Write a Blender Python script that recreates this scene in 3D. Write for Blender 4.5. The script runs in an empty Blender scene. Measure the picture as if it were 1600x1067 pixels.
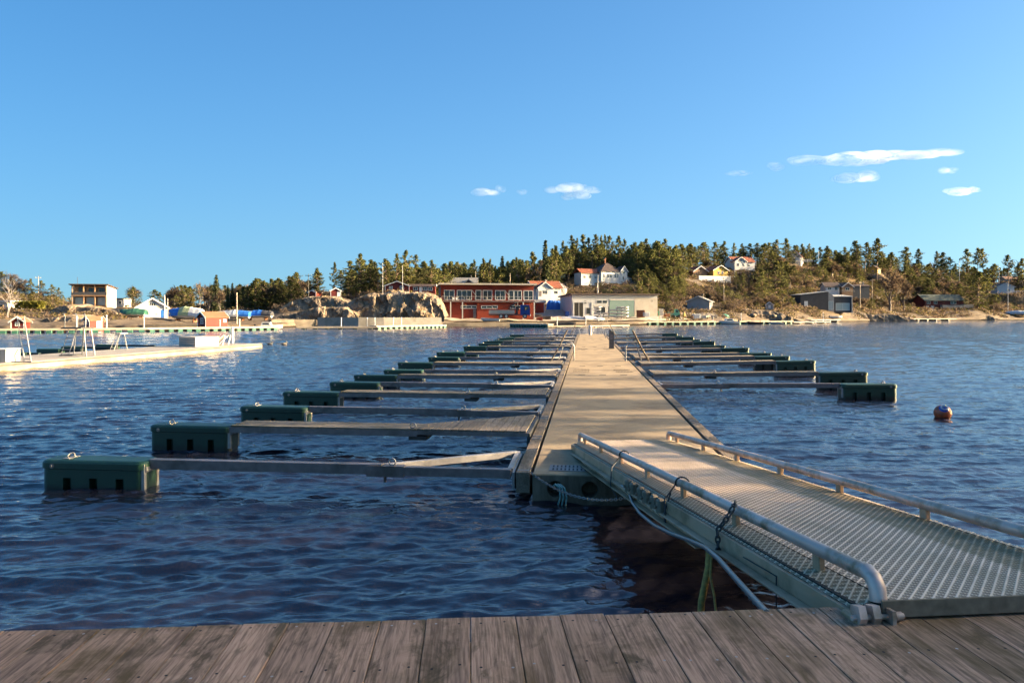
import bpy, bmesh, math, random
import numpy as np
from mathutils import Vector, Matrix, noise as mnoise

sc = bpy.context.scene
COL = sc.collection
R = math.radians
random.seed(7)

# ------------------------------------------------------------------ camera
F, CX, HY, CZ = 1066.67, 800.0, 493.0, 2.35       # focal length in photo pixels, principal column, horizon row, eye height
cam_d = bpy.data.cameras.new('camera')
cam_d.lens = 24.0; cam_d.sensor_width = 36.0
cam_d.shift_y = -(533.5 - HY) / 1600.0
cam_d.clip_start = 0.05; cam_d.clip_end = 20000
cam = bpy.data.objects.new('camera', cam_d); COL.objects.link(cam)
cam.location = (0, 0, CZ); cam.rotation_euler = (R(90), 0, 0)
sc.camera = cam

# ------------------------------------------------------------------ sky, sun, exposure
SUN_AZ, SUN_EL = 87.0, 16.0                        # clockwise from the viewing direction; degrees up
world = bpy.data.worlds.new('World'); sc.world = world; world.use_nodes = True
wn = world.node_tree; wl = wn.links; bg = wn.nodes['Background']
sky = wn.nodes.new('ShaderNodeTexSky'); sky.sky_type = 'NISHITA'; sky.sun_disc = False
sky.sun_elevation = R(SUN_EL); sky.sun_rotation = R(SUN_AZ)
sky.air_density = 1.0; sky.dust_density = 5.0; sky.ozone_density = 2.0; sky.altitude = 0
hs = wn.nodes.new('ShaderNodeHueSaturation'); hs.inputs['Saturation'].default_value = 1.16
vc = wn.nodes.new('ShaderNodeTexCoord'); vm = wn.nodes.new('ShaderNodeVectorMath'); vm.operation = 'MULTIPLY_ADD'
vm.inputs[1].default_value = (.36, 1, .72); vm.inputs[2].default_value = (0, 0, .15)   # read the sky a little higher, clear of the yellow horizon band
wl.new(vc.outputs['Generated'], vm.inputs[0]); wl.new(vm.outputs[0], sky.inputs['Vector'])
gm = wn.nodes.new('ShaderNodeGamma'); gm.inputs[1].default_value = 1.6
wl.new(sky.outputs[0], gm.inputs[0]); wl.new(gm.outputs[0], hs.inputs['Color']); wb = wn.nodes.new('ShaderNodeMix'); wb.data_type = 'RGBA'; wb.blend_type = 'MULTIPLY'; wb.inputs[0].default_value = 1.0; wb.inputs[7].default_value = (1, 1.07, .95, 1)
wl.new(hs.outputs[0], wb.inputs[6]); wl.new(wb.outputs[2], bg.inputs[0])
bg.inputs[1].default_value = 0.055
sun_d = bpy.data.lights.new('sun', 'SUN'); sun_d.energy = 4.8; sun_d.angle = R(0.5); sun_d.color = (1.0, 0.78, 0.53)
sun = bpy.data.objects.new('sun', sun_d); COL.objects.link(sun)
sdir = Vector((math.sin(R(SUN_AZ)) * math.cos(R(SUN_EL)), math.cos(R(SUN_AZ)) * math.cos(R(SUN_EL)), math.sin(R(SUN_EL))))
sun.rotation_euler = sdir.to_track_quat('Z', 'Y').to_euler(); sun.location = (40, 0, 40)
sc.view_settings.view_transform = 'Standard'; sc.view_settings.look = 'None'
sc.view_settings.gamma = 1.0; sc.view_settings.exposure = 2.15
sc.render.film_transparent = False
sc.cycles.max_bounces = 6; sc.cycles.diffuse_bounces = 2; sc.cycles.glossy_bounces = 3
sc.cycles.transparent_max_bounces = 8; sc.cycles.volume_bounces = 1
sc.cycles.caustics_reflective = False; sc.cycles.caustics_refractive = False
sc.cycles.use_denoising = True

# ------------------------------------------------------------------ helpers
def P(px, py, Y):                                  # the place that stands Y metres ahead under a pixel of the photo
    return Vector(((px - CX) / F * Y, Y, CZ - (py - HY) / F * Y))
def XP(px, Y): return (px - CX) / F * Y
def ZP(py, Y): return CZ - (py - HY) / F * Y

class MB:                                          # collects shapes for ONE mesh
    def __init__(s): s.v = []; s.f = []; s.m = []; s.s = []
    def add(s, vs, fs, mat=0, M=None, smooth=False):
        b = len(s.v)
        for p in vs:
            s.v.append(tuple(M @ Vector(p)) if M is not None else tuple(p))
        for f in fs:
            s.f.append([b + i for i in f]); s.m.append(mat); s.s.append(smooth)
    def box(s, x0, x1, y0, y1, z0, z1, mat=0, M=None, bev=0.0):
        if bev <= 0:
            vs = [(x, y, z) for z in (z0, z1) for y in (y0, y1) for x in (x0, x1)]
            s.add(vs, [(0, 2, 3, 1), (4, 5, 7, 6), (0, 1, 5, 4), (2, 6, 7, 3), (0, 4, 6, 2), (1, 3, 7, 5)], mat, M); return
        vs = []; idx = {}
        for ix, X in ((0, x0), (1, x1)):
            for iy, Y in ((0, y0), (1, y1)):
                for iz, Z in ((0, z0), (1, z1)):
                    dx = bev if ix == 0 else -bev; dy = bev if iy == 0 else -bev; dz = bev if iz == 0 else -bev
                    idx[ix, iy, iz, 0] = len(vs); vs.append((X, Y + dy, Z + dz))
                    idx[ix, iy, iz, 1] = len(vs); vs.append((X + dx, Y, Z + dz))
                    idx[ix, iy, iz, 2] = len(vs); vs.append((X + dx, Y + dy, Z))
        g = lambda a, b, c, k: idx[a, b, c, k]
        fs = []
        for i in (0, 1):
            fs.append((g(i,0,0,0), g(i,1,0,0), g(i,1,1,0), g(i,0,1,0)))
            fs.append((g(0,i,0,1), g(1,i,0,1), g(1,i,1,1), g(0,i,1,1)))
            fs.append((g(0,0,i,2), g(1,0,i,2), g(1,1,i,2), g(0,1,i,2)))
            for j in (0, 1):
                fs.append((g(i,j,0,0), g(i,j,1,0), g(i,j,1,1), g(i,j,0,1)))
                fs.append((g(i,0,j,0), g(i,1,j,0), g(i,1,j,2), g(i,0,j,2)))
                fs.append((g(0,i,j,1), g(1,i,j,1), g(1,i,j,2), g(0,i,j,2)))
                for k in (0, 1): fs.append((g(i,j,k,0), g(i,j,k,1), g(i,j,k,2)))
        s.add(vs, fs, mat, M)
    def prism(s, poly, a0, a1, mat=0, M=None, axis='z', smooth=False):    # polygon (2D) swept along an axis
        n = len(poly)
        def q(p, a):
            return (p[0], p[1], a) if axis == 'z' else ((p[0], a, p[1]) if axis == 'y' else (a, p[0], p[1]))
        vs = [q(p, a0) for p in poly] + [q(p, a1) for p in poly]
        s.add(vs, [tuple(range(n))[::-1], tuple(range(n, 2 * n))], mat, M)
        s.add(vs, [(i, (i + 1) % n, n + (i + 1) % n, n + i) for i in range(n)], mat, M, smooth)
    def tube(s, pts, r, n=8, mat=0, M=None, closed=False, smooth=True):
        pts = [Vector(p) for p in pts]; N = len(pts)
        rs = r if isinstance(r, (list, tuple)) else [r] * N
        vs = []; fs = []; ref = None
        for i in range(N):
            a = pts[(i - 1) % N] if (closed or i > 0) else pts[i]; b = pts[(i + 1) % N] if (closed or i < N - 1) else pts[i]
            t = (b - a)
            if t.length < 1e-9: t = Vector((0, 0, 1))
            t.normalize()
            if ref is None: ref = Vector((0, 0, 1)) if abs(t.z) < .9 else Vector((1, 0, 0))
            u = ref - t * ref.dot(t)
            if u.length < 1e-6: u = t.orthogonal()
            u.normalize(); w = t.cross(u); ref = u
            for k in range(n):
                an = 2 * math.pi * k / n
                vs.append(pts[i] + (u * math.cos(an) + w * math.sin(an)) * rs[i])
        for i in range(N if closed else N - 1):
            j = (i + 1) % N
            for k in range(n): fs.append((i * n + k, i * n + (k + 1) % n, j * n + (k + 1) % n, j * n + k))
        s.add(vs, fs, mat, M, smooth)
        if not closed: s.add(vs, [tuple(range(n))[::-1], tuple(range((N - 1) * n, N * n))], mat, M)
    def sphere(s, c, r, nu=12, nv=8, mat=0, M=None):
        r = r if isinstance(r, (tuple, list)) else (r, r, r); vs = []; fs = []
        for j in range(nv + 1):
            th = math.pi * j / nv
            for i in range(nu):
                ph = 2 * math.pi * i / nu
                vs.append((c[0] + r[0] * math.sin(th) * math.cos(ph), c[1] + r[1] * math.sin(th) * math.sin(ph), c[2] + r[2] * math.cos(th)))
        for j in range(nv):
            for i in range(nu):
                fs.append((j * nu + i, (j + 1) * nu + i, (j + 1) * nu + (i + 1) % nu, j * nu + (i + 1) % nu))
        s.add(vs, fs, mat, M, True)
    def disc(s, c, r, n=10, mat=0, M=None, axis='z'):
        q = lambda a, b: (c[0] + a, c[1] + b, c[2]) if axis == 'z' else ((c[0] + a, c[1], c[2] + b) if axis == 'y' else (c[0], c[1] + a, c[2] + b))
        s.add([q(r * math.cos(2 * math.pi * k / n), r * math.sin(2 * math.pi * k / n)) for k in range(n)], [tuple(range(n))], mat, M)
    def mesh(s, name, mats, fix=True):
        me = bpy.data.meshes.new(name); me.from_pydata(s.v, [], s.f)
        for m in (mats if isinstance(mats, (list, tuple)) else [mats]): me.materials.append(m)
        me.polygons.foreach_set('material_index', s.m); me.polygons.foreach_set('use_smooth', s.s)
        if fix:
            b = bmesh.new(); b.from_mesh(me); bmesh.ops.recalc_face_normals(b, faces=b.faces); b.to_mesh(me); b.free()
        me.update(); return me
    def build(s, name, mats, parent=None, fix=True):
        o = bpy.data.objects.new(name, s.mesh(name, mats, fix)); COL.objects.link(o)
        if parent is not None: o.parent = parent
        return o

def tag(o, label=None, cat=None, group=None, kind=None):
    if label: o['label'] = label
    if cat: o['category'] = cat
    if group: o['group'] = group
    if kind: o['kind'] = kind
    return o
def thing(name, label, cat, loc=(0, 0, 0), rz=0.0, group=None, M=None):
    o = bpy.data.objects.new(name, None); COL.objects.link(o); o.empty_display_size = .2
    if M is not None: o.matrix_world = M
    else: o.location = loc; o.rotation_euler = (0, 0, rz)
    return tag(o, label, cat, group)
def copy_tree(o, parent=None):
    c = o.copy(); COL.objects.link(c); c.parent = parent
    for ch in list(o.children): copy_tree(ch, c)
    return c
def frame(o, x, y, z):
    M = Matrix.Identity(4)
    for i in range(3): M[i][0], M[i][1], M[i][2], M[i][3] = x[i], y[i], z[i], o[i]
    return M
def cut(o, cutters):                                # carve openings into a mesh, then drop the cutting shapes
    for mb in cutters:
        c = mb.build('cutter', []); md = o.modifiers.new('b', 'BOOLEAN'); md.object = c; md.operation = 'DIFFERENCE'; md.solver = 'EXACT'
        c.matrix_world = o.matrix_world.copy() if o.parent is None else o.parent.matrix_world.copy()
        bpy.context.view_layer.update()
        dg = bpy.context.evaluated_depsgraph_get()
        me = bpy.data.meshes.new_from_object(o.evaluated_get(dg)); o.modifiers.remove(md); o.data = me
        bpy.data.objects.remove(c)

# ------------------------------------------------------------------ materials
MAT = {}
class NT:
    def __init__(s, name):
        s.m = bpy.data.materials.new(name); s.m.use_nodes = True; s.t = s.m.node_tree; s.n = s.t.nodes
        s.b = s.n['Principled BSDF']; MAT[name] = s.m; s._tc = None
    def new(s, t, **k):
        n = s.n.new(t)
        for a, v in k.items(): setattr(n, a, v)
        return n
    def link(s, a, b): s.t.links.new(a, b)
    def coord(s, which='Object'):
        if s._tc is None: s._tc = s.new('ShaderNodeTexCoord')
        return s._tc.outputs[which]
    def geo(s, which): return s.new('ShaderNodeNewGeometry').outputs[which]
    def mapping(s, scale=(1, 1, 1), rot=(0, 0, 0), src=None):
        m = s.new('ShaderNodeMapping'); m.inputs['Scale'].default_value = scale; m.inputs['Rotation'].default_value = rot
        s.link(src if src is not None else s.coord(), m.inputs[0]); return m.outputs[0]
    def noise(s, vec, scale=5, detail=4, rough=.55, dist=0.0):
        n = s.new('ShaderNodeTexNoise'); n.inputs['Scale'].default_value = scale; n.inputs['Detail'].default_value = detail
        n.inputs['Roughness'].default_value = rough; n.inputs['Distortion'].default_value = dist
        s.link(vec, n.inputs['Vector']); return n.outputs['Fac']
    def ramp(s, fac, stops):
        r = s.new('ShaderNodeValToRGB'); e = r.color_ramp.elements
        while len(e) < len(stops): e.new(0.5)
        for i, (p, c) in enumerate(stops):
            e[i].position = p; e[i].color = (c, c, c, 1) if isinstance(c, (int, float)) else (*c, 1)
        s.link(fac, r.inputs[0]); return r.outputs[0]
    def mix(s, fac, a, b, mode='MIX'):
        m = s.new('ShaderNodeMix', data_type='RGBA', blend_type=mode)
        for sock, v in ((m.inputs[0], fac), (m.inputs[6], a), (m.inputs[7], b)):
            if isinstance(v, (int, float)): sock.default_value = v
            elif isinstance(v, tuple): sock.default_value = (*v, 1)
            else: s.link(v, sock)
        return m.outputs[2]
    def math(s, op, a, b=0.5, c=None):
        m = s.new('ShaderNodeMath', operation=op)
        for i, v in enumerate((a, b, c)):
            if v is None: continue
            if isinstance(v, (int, float)): m.inputs[i].default_value = v
            else: s.link(v, m.inputs[i])
        return m.outputs[0]
    def sep(s, vec):
        n = s.new('ShaderNodeSeparateXYZ'); s.link(vec, n.inputs[0]); return n.outputs
    def bump(s, h, strength=.3, dist=.02, prev=None):
        b = s.new('ShaderNodeBump'); b.inputs['Strength'].default_value = strength; b.inputs['Distance'].default_value = dist
        s.link(h, b.inputs['Height'])
        if prev is not None: s.link(prev, b.inputs['Normal'])
        s.link(b.outputs[0], s.b.inputs['Normal']); return b.outputs[0]
    def set(s, **k):
        for a, v in k.items():
            sock = s.b.inputs[a.replace('_', ' ')]
            if isinstance(v, (int, float)): sock.default_value = v
            elif isinstance(v, tuple): sock.default_value = (*v, 1)
            else: s.link(v, sock)
        return s.m

def surf(name, c1, c2=None, scale=3.0, rough=.7, metal=0.0, bump=.15, stretch=(1, 1, 1), island=0.0, objvar=0.0, dirt=None, dirt_scale=.6, spec=.5, detail=5):
    t = NT(name); c2 = c2 or tuple(x * .7 for x in c1)
    vec = t.mapping(stretch)
    n = t.noise(vec, scale, detail)
    col = t.ramp(n, [(.3, c1), (.7, c2)])
    if dirt:
        d = t.noise(t.mapping((1, 1, 1)), dirt_scale, 6, .65)
        col = t.mix(t.ramp(d, [(.48, 0.0), (.68, .85)]), col, dirt)
    if island:
        v = t.math('MULTIPLY_ADD', t.geo('Random Per Island'), island * 2, 1 - island)
        col = t.mix(1.0, col, _grey(t, v), 'MULTIPLY')
    if objvar:
        oi = t.new('ShaderNodeObjectInfo')
        v = t.math('MULTIPLY_ADD', oi.outputs['Random'], objvar * 2, 1 - objvar)
        col = t.mix(1.0, col, _grey(t, v), 'MULTIPLY')
    if bump: t.bump(n, bump, .01)
    return t.set(Base_Color=col, Roughness=rough, Metallic=metal, Specular_IOR_Level=spec)
def _grey(t, v):
    c = t.new('ShaderNodeCombineColor')
    for i in range(3): t.link(v, c.inputs[i])
    return c.outputs[0]

# weathered boards: grain along local y, knots, blotches, one tint per board
def wood_mat(name, base, dark, grain_axis=1, island=.16, blotch=.5, rough=.8, scale=1.0, moss_amt=.75):
    t = NT(name)
    st = [22 * scale, 22 * scale, 22 * scale]; st[grain_axis] = 1.3 * scale
    isl = t.geo('Random Per Island')
    off = t.new('ShaderNodeVectorMath', operation='ADD'); t.link(t.coord(), off.inputs[0])
    cx = t.new('ShaderNodeCombineXYZ')
    for i, k in enumerate((13.7, 41.3, 7.9)): t.link(t.math('MULTIPLY', isl, k), cx.inputs[i])
    t.link(cx.outputs[0], off.inputs[1])
    v = off.outputs[0]
    g = t.noise(t.mapping(tuple(st), src=v), 1.0, 7, .65, .35)
    st2 = [90 * scale, 90 * scale, 90 * scale]; st2[grain_axis] = 5 * scale
    fine = t.noise(t.mapping(tuple(st2), src=v), 1.0, 3, .6)
    col = t.ramp(g, [(.28, dark), (.45, base), (.62, tuple(min(1, c * 1.12) for c in base)), (.8, tuple(c * .62 for c in base))])
    col = t.mix(t.ramp(fine, [(.36, .8), (.58, 0.0)]), col, tuple(c * .75 for c in dark))
    st3 = [5 * scale, 5 * scale, 5 * scale]; st3[grain_axis] = 2.4 * scale
    bl = t.noise(t.mapping(tuple(st3), src=v), 1.0, 5, .7, .8)
    col = t.mix(t.ramp(bl, [(.54, 0.0), (.66, blotch)]), col, (dark[0] * .45, dark[1] * .5, dark[2] * .35))
    vo = t.new('ShaderNodeTexVoronoi'); vo.inputs['Scale'].default_value = 1.0
    st4 = [4.2 * scale] * 3; st4[grain_axis] = 1.7 * scale
    t.link(t.mapping(tuple(st4), src=v), vo.inputs['Vector'])
    kn = t.ramp(vo.outputs['Distance'], [(.04, .95), (.13, 0.0)])
    col = t.mix(kn, col, tuple(c * .35 for c in dark))
    moss = t.math('MULTIPLY', t.ramp(t.noise(t.mapping((1, 1, 1)), 1.5 * scale, 7, .72, .6), [(.46, 0.0), (.62, 1.0)]), t.ramp(t.noise(t.mapping(tuple(st), src=v), .6, 4, .6), [(.35, .15), (.6, moss_amt)]))
    col = t.mix(moss, col, tuple(a * b for a, b in zip(dark, (.62, .64, .34))))
    val = t.math('MULTIPLY_ADD', isl, island * 2, 1 - island)
    col = t.mix(1.0, col, _grey(t, val), 'MULTIPLY')
    n1 = t.bump(fine, .35, .004); t.bump(g, .35, .006, n1)
    return t.set(Base_Color=col, Roughness=rough, Specular_IOR_Level=.3)

wood_mat('quay_wood', (.385, .235, .155), (.155, .090, .054), 1, .2, .9, moss_amt=.95)
wood_mat('finger_wood', (.23, .185, .14), (.12, .09, .06), 0, .18, .4)
wood_mat('root_wood', (.22, .17, .13), (.11, .085, .06), 1, .2, .35)
wood_mat('edge_wood', (.20, .15, .105), (.09, .065, .045), 1, .18, .55)
surf('steel_galv', (.36, .335, .315), (.25, .235, .225), 9, .5, .5, .08, dirt=(.17, .15, .13), dirt_scale=2.0)
surf('steel_dark', (.07, .065, .06), (.035, .033, .03), 12, .6, .2, .1)
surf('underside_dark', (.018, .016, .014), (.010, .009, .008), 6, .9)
surf('beam_grey', (.24, .195, .185), (.155, .125, .115), 7, .5, .45, .1, dirt=(.09, .075, .06), dirt_scale=1.6)
def float_mat():
    t = NT('float_green'); n = t.noise(t.coord(), 3.5, 5, .6); f = t.noise(t.mapping((30, 30, 4)), 1.0, 4, .7)
    c = t.ramp(n, [(.3, (.010, .042, .023)), (.7, (.007, .029, .017))])
    c = t.mix(t.ramp(t.noise(t.coord(), 2.2, 6, .7), [(.52, 0.0), (.7, .6)]), c, (.026, .048, .027))          # sun bleached blotches
    c = t.mix(t.ramp(f, [(.66, 0.0), (.74, .5)]), c, (.10, .13, .10))                                       # scuffs
    oi = t.new('ShaderNodeObjectInfo'); c = t.mix(1.0, c, _grey(t, t.math('MULTIPLY_ADD', oi.outputs['Random'], .5, .75)), 'MULTIPLY')
    z = t.math('ADD', t.sep(t.coord())[2], t.math('MULTIPLY', n, -.10))
    c = t.mix(t.ramp(z, [(.0, 1.0), (.075, 0.0)]), c, (.010, .013, .007))                                    # slime along the waterline
    t.bump(f, .1, .004); return t.set(Base_Color=c, Roughness=.45)
float_mat()
surf('float_dark', (.004, .016, .014), (.003, .012, .01), 5, .6)
surf('flat_black', (.004, .004, .004), (.006, .006, .006), 5, .9, bump=0)
surf('rubber_black', (.012, .012, .012), (.02, .02, .02), 8, .6)
surf('pipe_grey', (.20, .195, .19), (.15, .145, .14), 6, .3, .3, .03)
surf('rope_teal', (.05, .22, .21), (.30, .38, .34), 40, .85)
surf('rope_yellow', (.52, .30, .07), (.20, .13, .04), 40, .85)
surf('white_paint', (.62, .60, .57), (.54, .52, .49), 2, .55, bump=.05)
surf('white_plain', (.66, .65, .62), (.58, .57, .55), 1.5, .5, bump=0)
surf('off_white', (.46, .44, .40), (.38, .36, .33), 2, .6, bump=.05)

# ------------------------------------------------------------------ water (real ripples, finer where the eye is near)
def build_water():
    rng = np.random.default_rng(5)
    r = np.concatenate([[0.4], np.geomspace(1.6, 420, 1750), [600, 1200, 3000, 9000]])
    dense = np.radians(np.linspace(-44, 44, 900)); coarse = np.radians(np.linspace(44, 316, 120))[1:-1]
    th = np.concatenate([dense, coarse])
    nr, nt_ = len(r), len(th)
    RR, TT = np.meshgrid(r, th, indexing='ij')
    X = (RR * np.sin(TT)).astype(np.float32); Y = (RR * np.cos(TT)).astype(np.float32); Z = np.zeros_like(X)
    dr = np.gradient(r)[:, None]
    dth = np.concatenate([np.full(len(dense), dense[1] - dense[0]), np.full(len(coarse), coarse[1] - coarse[0])])[None, :]
    step = np.maximum(dr * np.ones_like(TT), RR * dth).astype(np.float32)
    for k in range(170):
        lam = np.exp(rng.uniform(np.log(.09), np.log(.48)) if k % 4 else rng.uniform(np.log(.6), np.log(2.2)))
        ang = rng.normal(-0.14, .24) if k % 9 else rng.uniform(-1.4, 1.4)
        kx, ky = math.sin(ang) * 2 * math.pi / lam, math.cos(ang) * 2 * math.pi / lam
        a = (.0056 if lam < .5 else .0027) * lam ** .92 * rng.uniform(.5, 1.3)
        fade = np.clip((lam / step - 2.0) / 2.5, 0, 1)
        # ripple packets: the sea is never the same everywhere
        pk = .75 + .5 * np.sin(X * rng.uniform(.1, .5) + Y * rng.uniform(.1, .4) + rng.uniform(0, 6)) * np.sin(Y * rng.uniform(.1, .5) + rng.uniform(0, 6))
        ph = kx * X + ky * Y + rng.uniform(0, 2 * math.pi) + .7 * np.sin(.9 * X / lam * .12 + Y / lam * .21 + k)
        w = np.sin(ph); Z += a * fade * pk * (w + .36 * (w * w - .5))
    verts = np.stack([X, Y, Z], -1).reshape(-1, 3).astype(np.float32)
    i = np.arange(nr - 1)[:, None] * nt_; j = np.arange(nt_)[None, :]; j2 = (j + 1) % nt_
    q = np.stack([i + j, i + nt_ + j, i + nt_ + j2, i + j2], -1).reshape(-1, 4).astype(np.int32)[:, ::-1]
    me = bpy.data.meshes.new('water')
    me.vertices.add(len(verts)); me.vertices.foreach_set('co', verts.ravel())
    me.loops.add(q.size); me.loops.foreach_set('vertex_index', np.ascontiguousarray(q).ravel())
    me.polygons.add(len(q)); me.polygons.foreach_set('loop_start', np.arange(0, q.size, 4, dtype=np.int32))
    me.polygons.foreach_set('use_smooth', np.ones(len(q), bool))
    me.update(); me.validate()
    t = NT('sea_water')
    n1 = t.noise(t.mapping((1.0, 1.9, 1.0), (0, 0, -.18)), 4.2, 4, .6, .3)
    n2 = t.noise(t.mapping((1.0, 2.0, 1.0), (0, 0, -.15)), .75, 3, .55, .2)
    n3 = t.noise(t.mapping((.5, 1.0, 1.0), (0, 0, -.1)), .05, 4, .6, .6)
    gust = t.ramp(n3, [(.35, .55), (.65, 1.0)])
    h = t.math('ADD', t.math('MULTIPLY', n1, .34), n2)
    h = t.math('MULTIPLY', h, gust)
    ln = t.new('ShaderNodeVectorMath', operation='LENGTH'); t.link(t.coord(), ln.inputs[0])
    h = t.math('MULTIPLY', h, t.ramp(t.math('DIVIDE', ln.outputs['Value'], 100.0), [(.06, .4), (.45, 1.0)]))     # the mesh itself carries the ripples close in
    t.bump(h, .85, .17)
    t.set(Base_Color=(.0105, .0105, .0175), Roughness=.045, IOR=2.0, Specular_IOR_Level=.5, Specular_Tint=(1.0, .77, .74))
    me.materials.append(t.m)
    o = bpy.data.objects.new('water', me); COL.objects.link(o); tag(o, kind='structure')
build_water()

# ------------------------------------------------------------------ quay deck under the camera
DE = Vector((.9979, .065, 0)); DP = Vector((-.065, .9979, 0)); DZ = 1.0
MD = frame(Vector((0, 3.065, DZ)), DE, DP, Vector((0, 0, 1)))
quay = thing('quay_deck', 'weathered grey brown plank quay across the bottom of the view', 'deck', M=MD)
mb = MB(); rnd = random.Random(3); x = -9.6
while x < 9.5:
    w = .2 + rnd.uniform(-.006, .006); dz = rnd.uniform(-.0012, .0012); y1 = rnd.uniform(-.006, .006)
    mb.box(x + .002, x + w - .002, -4.6, y1, -.045 + dz, dz, 0, None, .002)
    if -4 < x < 4.2:
        for yy in (-.05, -.43):
            for xx in (.045, w - .045):
                a, b = x + xx + rnd.uniform(-.008, .008), yy + rnd.uniform(-.02, .02)
                mb.disc((a, b, dz + .0015), .0062, 8, 1 if rnd.random() < .6 else 2)
    x += w
mb.build('planking', [MAT['quay_wood'], MAT['flat_black'], MAT['steel_galv']], quay)
mb = MB(); mb.box(-9.6, 9.5, -.32, -.12, -.25, -.05); mb.box(-9.6, 9.5, -2.5, -2.3, -.25, -.05)
mb.build('bearer', MAT['edge_wood'], quay)
for xx in (-8.5, -5.5, -2.6, .4, 3.4, 6.4):
    mb = MB(); mb.tube([(xx, -.5, -3), (xx, -.5, -.25)], .13, 10); mb.build('pile', MAT['edge_wood'], quay)

# ------------------------------------------------------------------ floating pontoon walkway
U = Vector((.1072, .9942, 0)); V = Vector((.9942, -.1072, 0)); ZU = Vector((0, 0, 1))
O0 = Vector((.05, 8.66, 0))
PW, PH = 3.0, .35
def concrete_mat():
    t = NT('pontoon_concrete')
    n = t.noise(t.coord(), 26, 6, .7); n2 = t.noise(t.coord(), 1.1, 6, .65, .5)
    n3 = t.noise(t.mapping((1.2, 4, 1)), 1.0, 5, .6)
    c = t.ramp(n, [(.3, (.26, .185, .108)), (.7, (.36, .27, .165))])
    c = t.mix(t.ramp(n2, [(.42, 0.0), (.66, .8)]), c, (.16, .115, .072))
    c = t.mix(t.ramp(n3, [(.55, 0.0), (.75, .35)]), c, (.40, .34, .26))
    z = t.sep(t.coord())[2]
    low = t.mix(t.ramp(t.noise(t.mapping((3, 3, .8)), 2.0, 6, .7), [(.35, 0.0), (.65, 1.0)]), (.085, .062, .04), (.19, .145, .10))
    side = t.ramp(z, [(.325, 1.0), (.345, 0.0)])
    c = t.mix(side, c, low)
    t.bump(n, .35, .006)
    return t.set(Base_Color=c, Roughness=.85, Specular_IOR_Level=.25)
concrete_mat()
LAB = ['concrete walkway section nearest the ramp, with round holes in its end', 'second concrete walkway section out from the ramp, with dark slots',
       'third concrete walkway section out, carrying the dark service post', 'outermost concrete walkway section at the far end of the pontoon']
for k in range(4):
    y0 = k * 16.45
    seg = thing('pontoon_section', LAB[k], 'pontoon', M=frame(O0 + U * y0, V, U, ZU), group='concrete pontoon sections of the walkway')
    L = 16.39
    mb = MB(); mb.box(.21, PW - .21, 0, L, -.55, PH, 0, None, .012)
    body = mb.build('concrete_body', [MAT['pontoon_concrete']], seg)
    bpy.context.view_layer.update()
    if k == 0:
        cs = []
        for hx in (.50, .93, 1.36):
            c = MB(); c.tube([(hx, -.1, .165), (hx, .22, .165)], .105 if hx < 1.3 else .075, 20, smooth=False); cs.append(c)
        c = MB(); c.tube([(2.2, -.1, .165), (2.2, .22, .165)], .105, 20, smooth=False); cs.append(c)
        cut(body, cs)
    for sx in (0, 1):
        mb = MB(); yy = .0; rnd = random.Random(k * 2 + sx)
        xa, xb = (0.0, .175) if sx == 0 else (PW - .175, PW)
        while yy < L - .1:
            l = min(rnd.uniform(1.9, 2.6), L - yy)
            mb.box(xa, xb, yy + .006, yy + l - .006, .10, PH + .012 + rnd.uniform(-.004, .004), 0, None, .006)
            if k < 2:
                for q in (yy + .12, yy + l - .12): mb.box(xa + .01, xb - .01, q - .018, q + .018, PH + .006, PH + .020, 1)
            yy += l
        mb.build('edge_board', [MAT['edge_wood'], MAT['steel_galv']], seg)
    for i, yy in enumerate((14.6,) if k == 0 else (2.2, 14.6)):
        for xx in (.75, 1.45, 2.15):                 # lifting slots: raised black sheets, the recess shade put in as colour
            mb = MB(); mb.box(xx - .11, xx + .11, yy - .06, yy + .06, PH + .001, PH + .005); mb.build('slot_shade', MAT['flat_black'], seg)
    for (xx, yy) in ((.72, .35), (2.2, .35), (.72, L - .45), (2.25, L - .45)):
        if k > 1: break
        mb = MB(); w = .62; d = .34
        mb.box(xx - w / 2, xx + w / 2, yy - d / 2, yy + d / 2, PH + .002, PH + .009, 0)
        for a in range(11):
            for b in (-1, 1):
                q = xx - w / 2 + .05 + a * .052; mb.box(q - .010, q + .010, yy + b * .085 - .05, yy + b * .085 + .05, PH + .009, PH + .011, 1)
        mb.build('hatch_plate', [MAT['beam_grey'] if k == 0 and yy < 1 else MAT['pontoon_concrete'], MAT['flat_black']], seg)

# ------------------------------------------------------------------ berth fingers with their green floats
def float_mesh(dx):                                   # local x runs outward, y along the walkway; origin at its inner end
    L_, W_ = 1.48, .37
    mb = MB()
    def rr(x0, x1, y0, y1, r, n=5):
        pts = []
        for cx, cy, a0 in ((x1 - r, y1 - r, 0), (x0 + r, y1 - r, 90), (x0 + r, y0 + r, 180), (x1 - r, y0 + r, 270)):
            for i in range(n + 1):
                a = R(a0 + 90 * i / n); pts.append((cx + r * math.cos(a), cy + r * math.sin(a)))
        return pts
    mir = lambda pts: [(p[0] * dx, p[1]) for p in pts]
    rings = [(.0, -.30), (.0, .315), (-.018, .325), (-.018, .40), (.0, .425), (.03, .437)]
    vs = []; fs = []; n = None
    for (ins, z) in rings:
        p = mir(rr(ins, L_ - ins, ins, W_ - ins, .10 - ins * .5)); n = len(p); vs += [(a, b, z) for a, b in p]
    for k in range(len(rings) - 1):
        for i in range(n): fs.append((k * n + i, k * n + (i + 1) % n, (k + 1) * n + (i + 1) % n, (k + 1) * n + i))
    fs.append(tuple(range((len(rings) - 1) * n, len(rings) * n))); fs.append(tuple(range(n))[::-1])
    mb.add(vs, fs, 0)
    return mb
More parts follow.
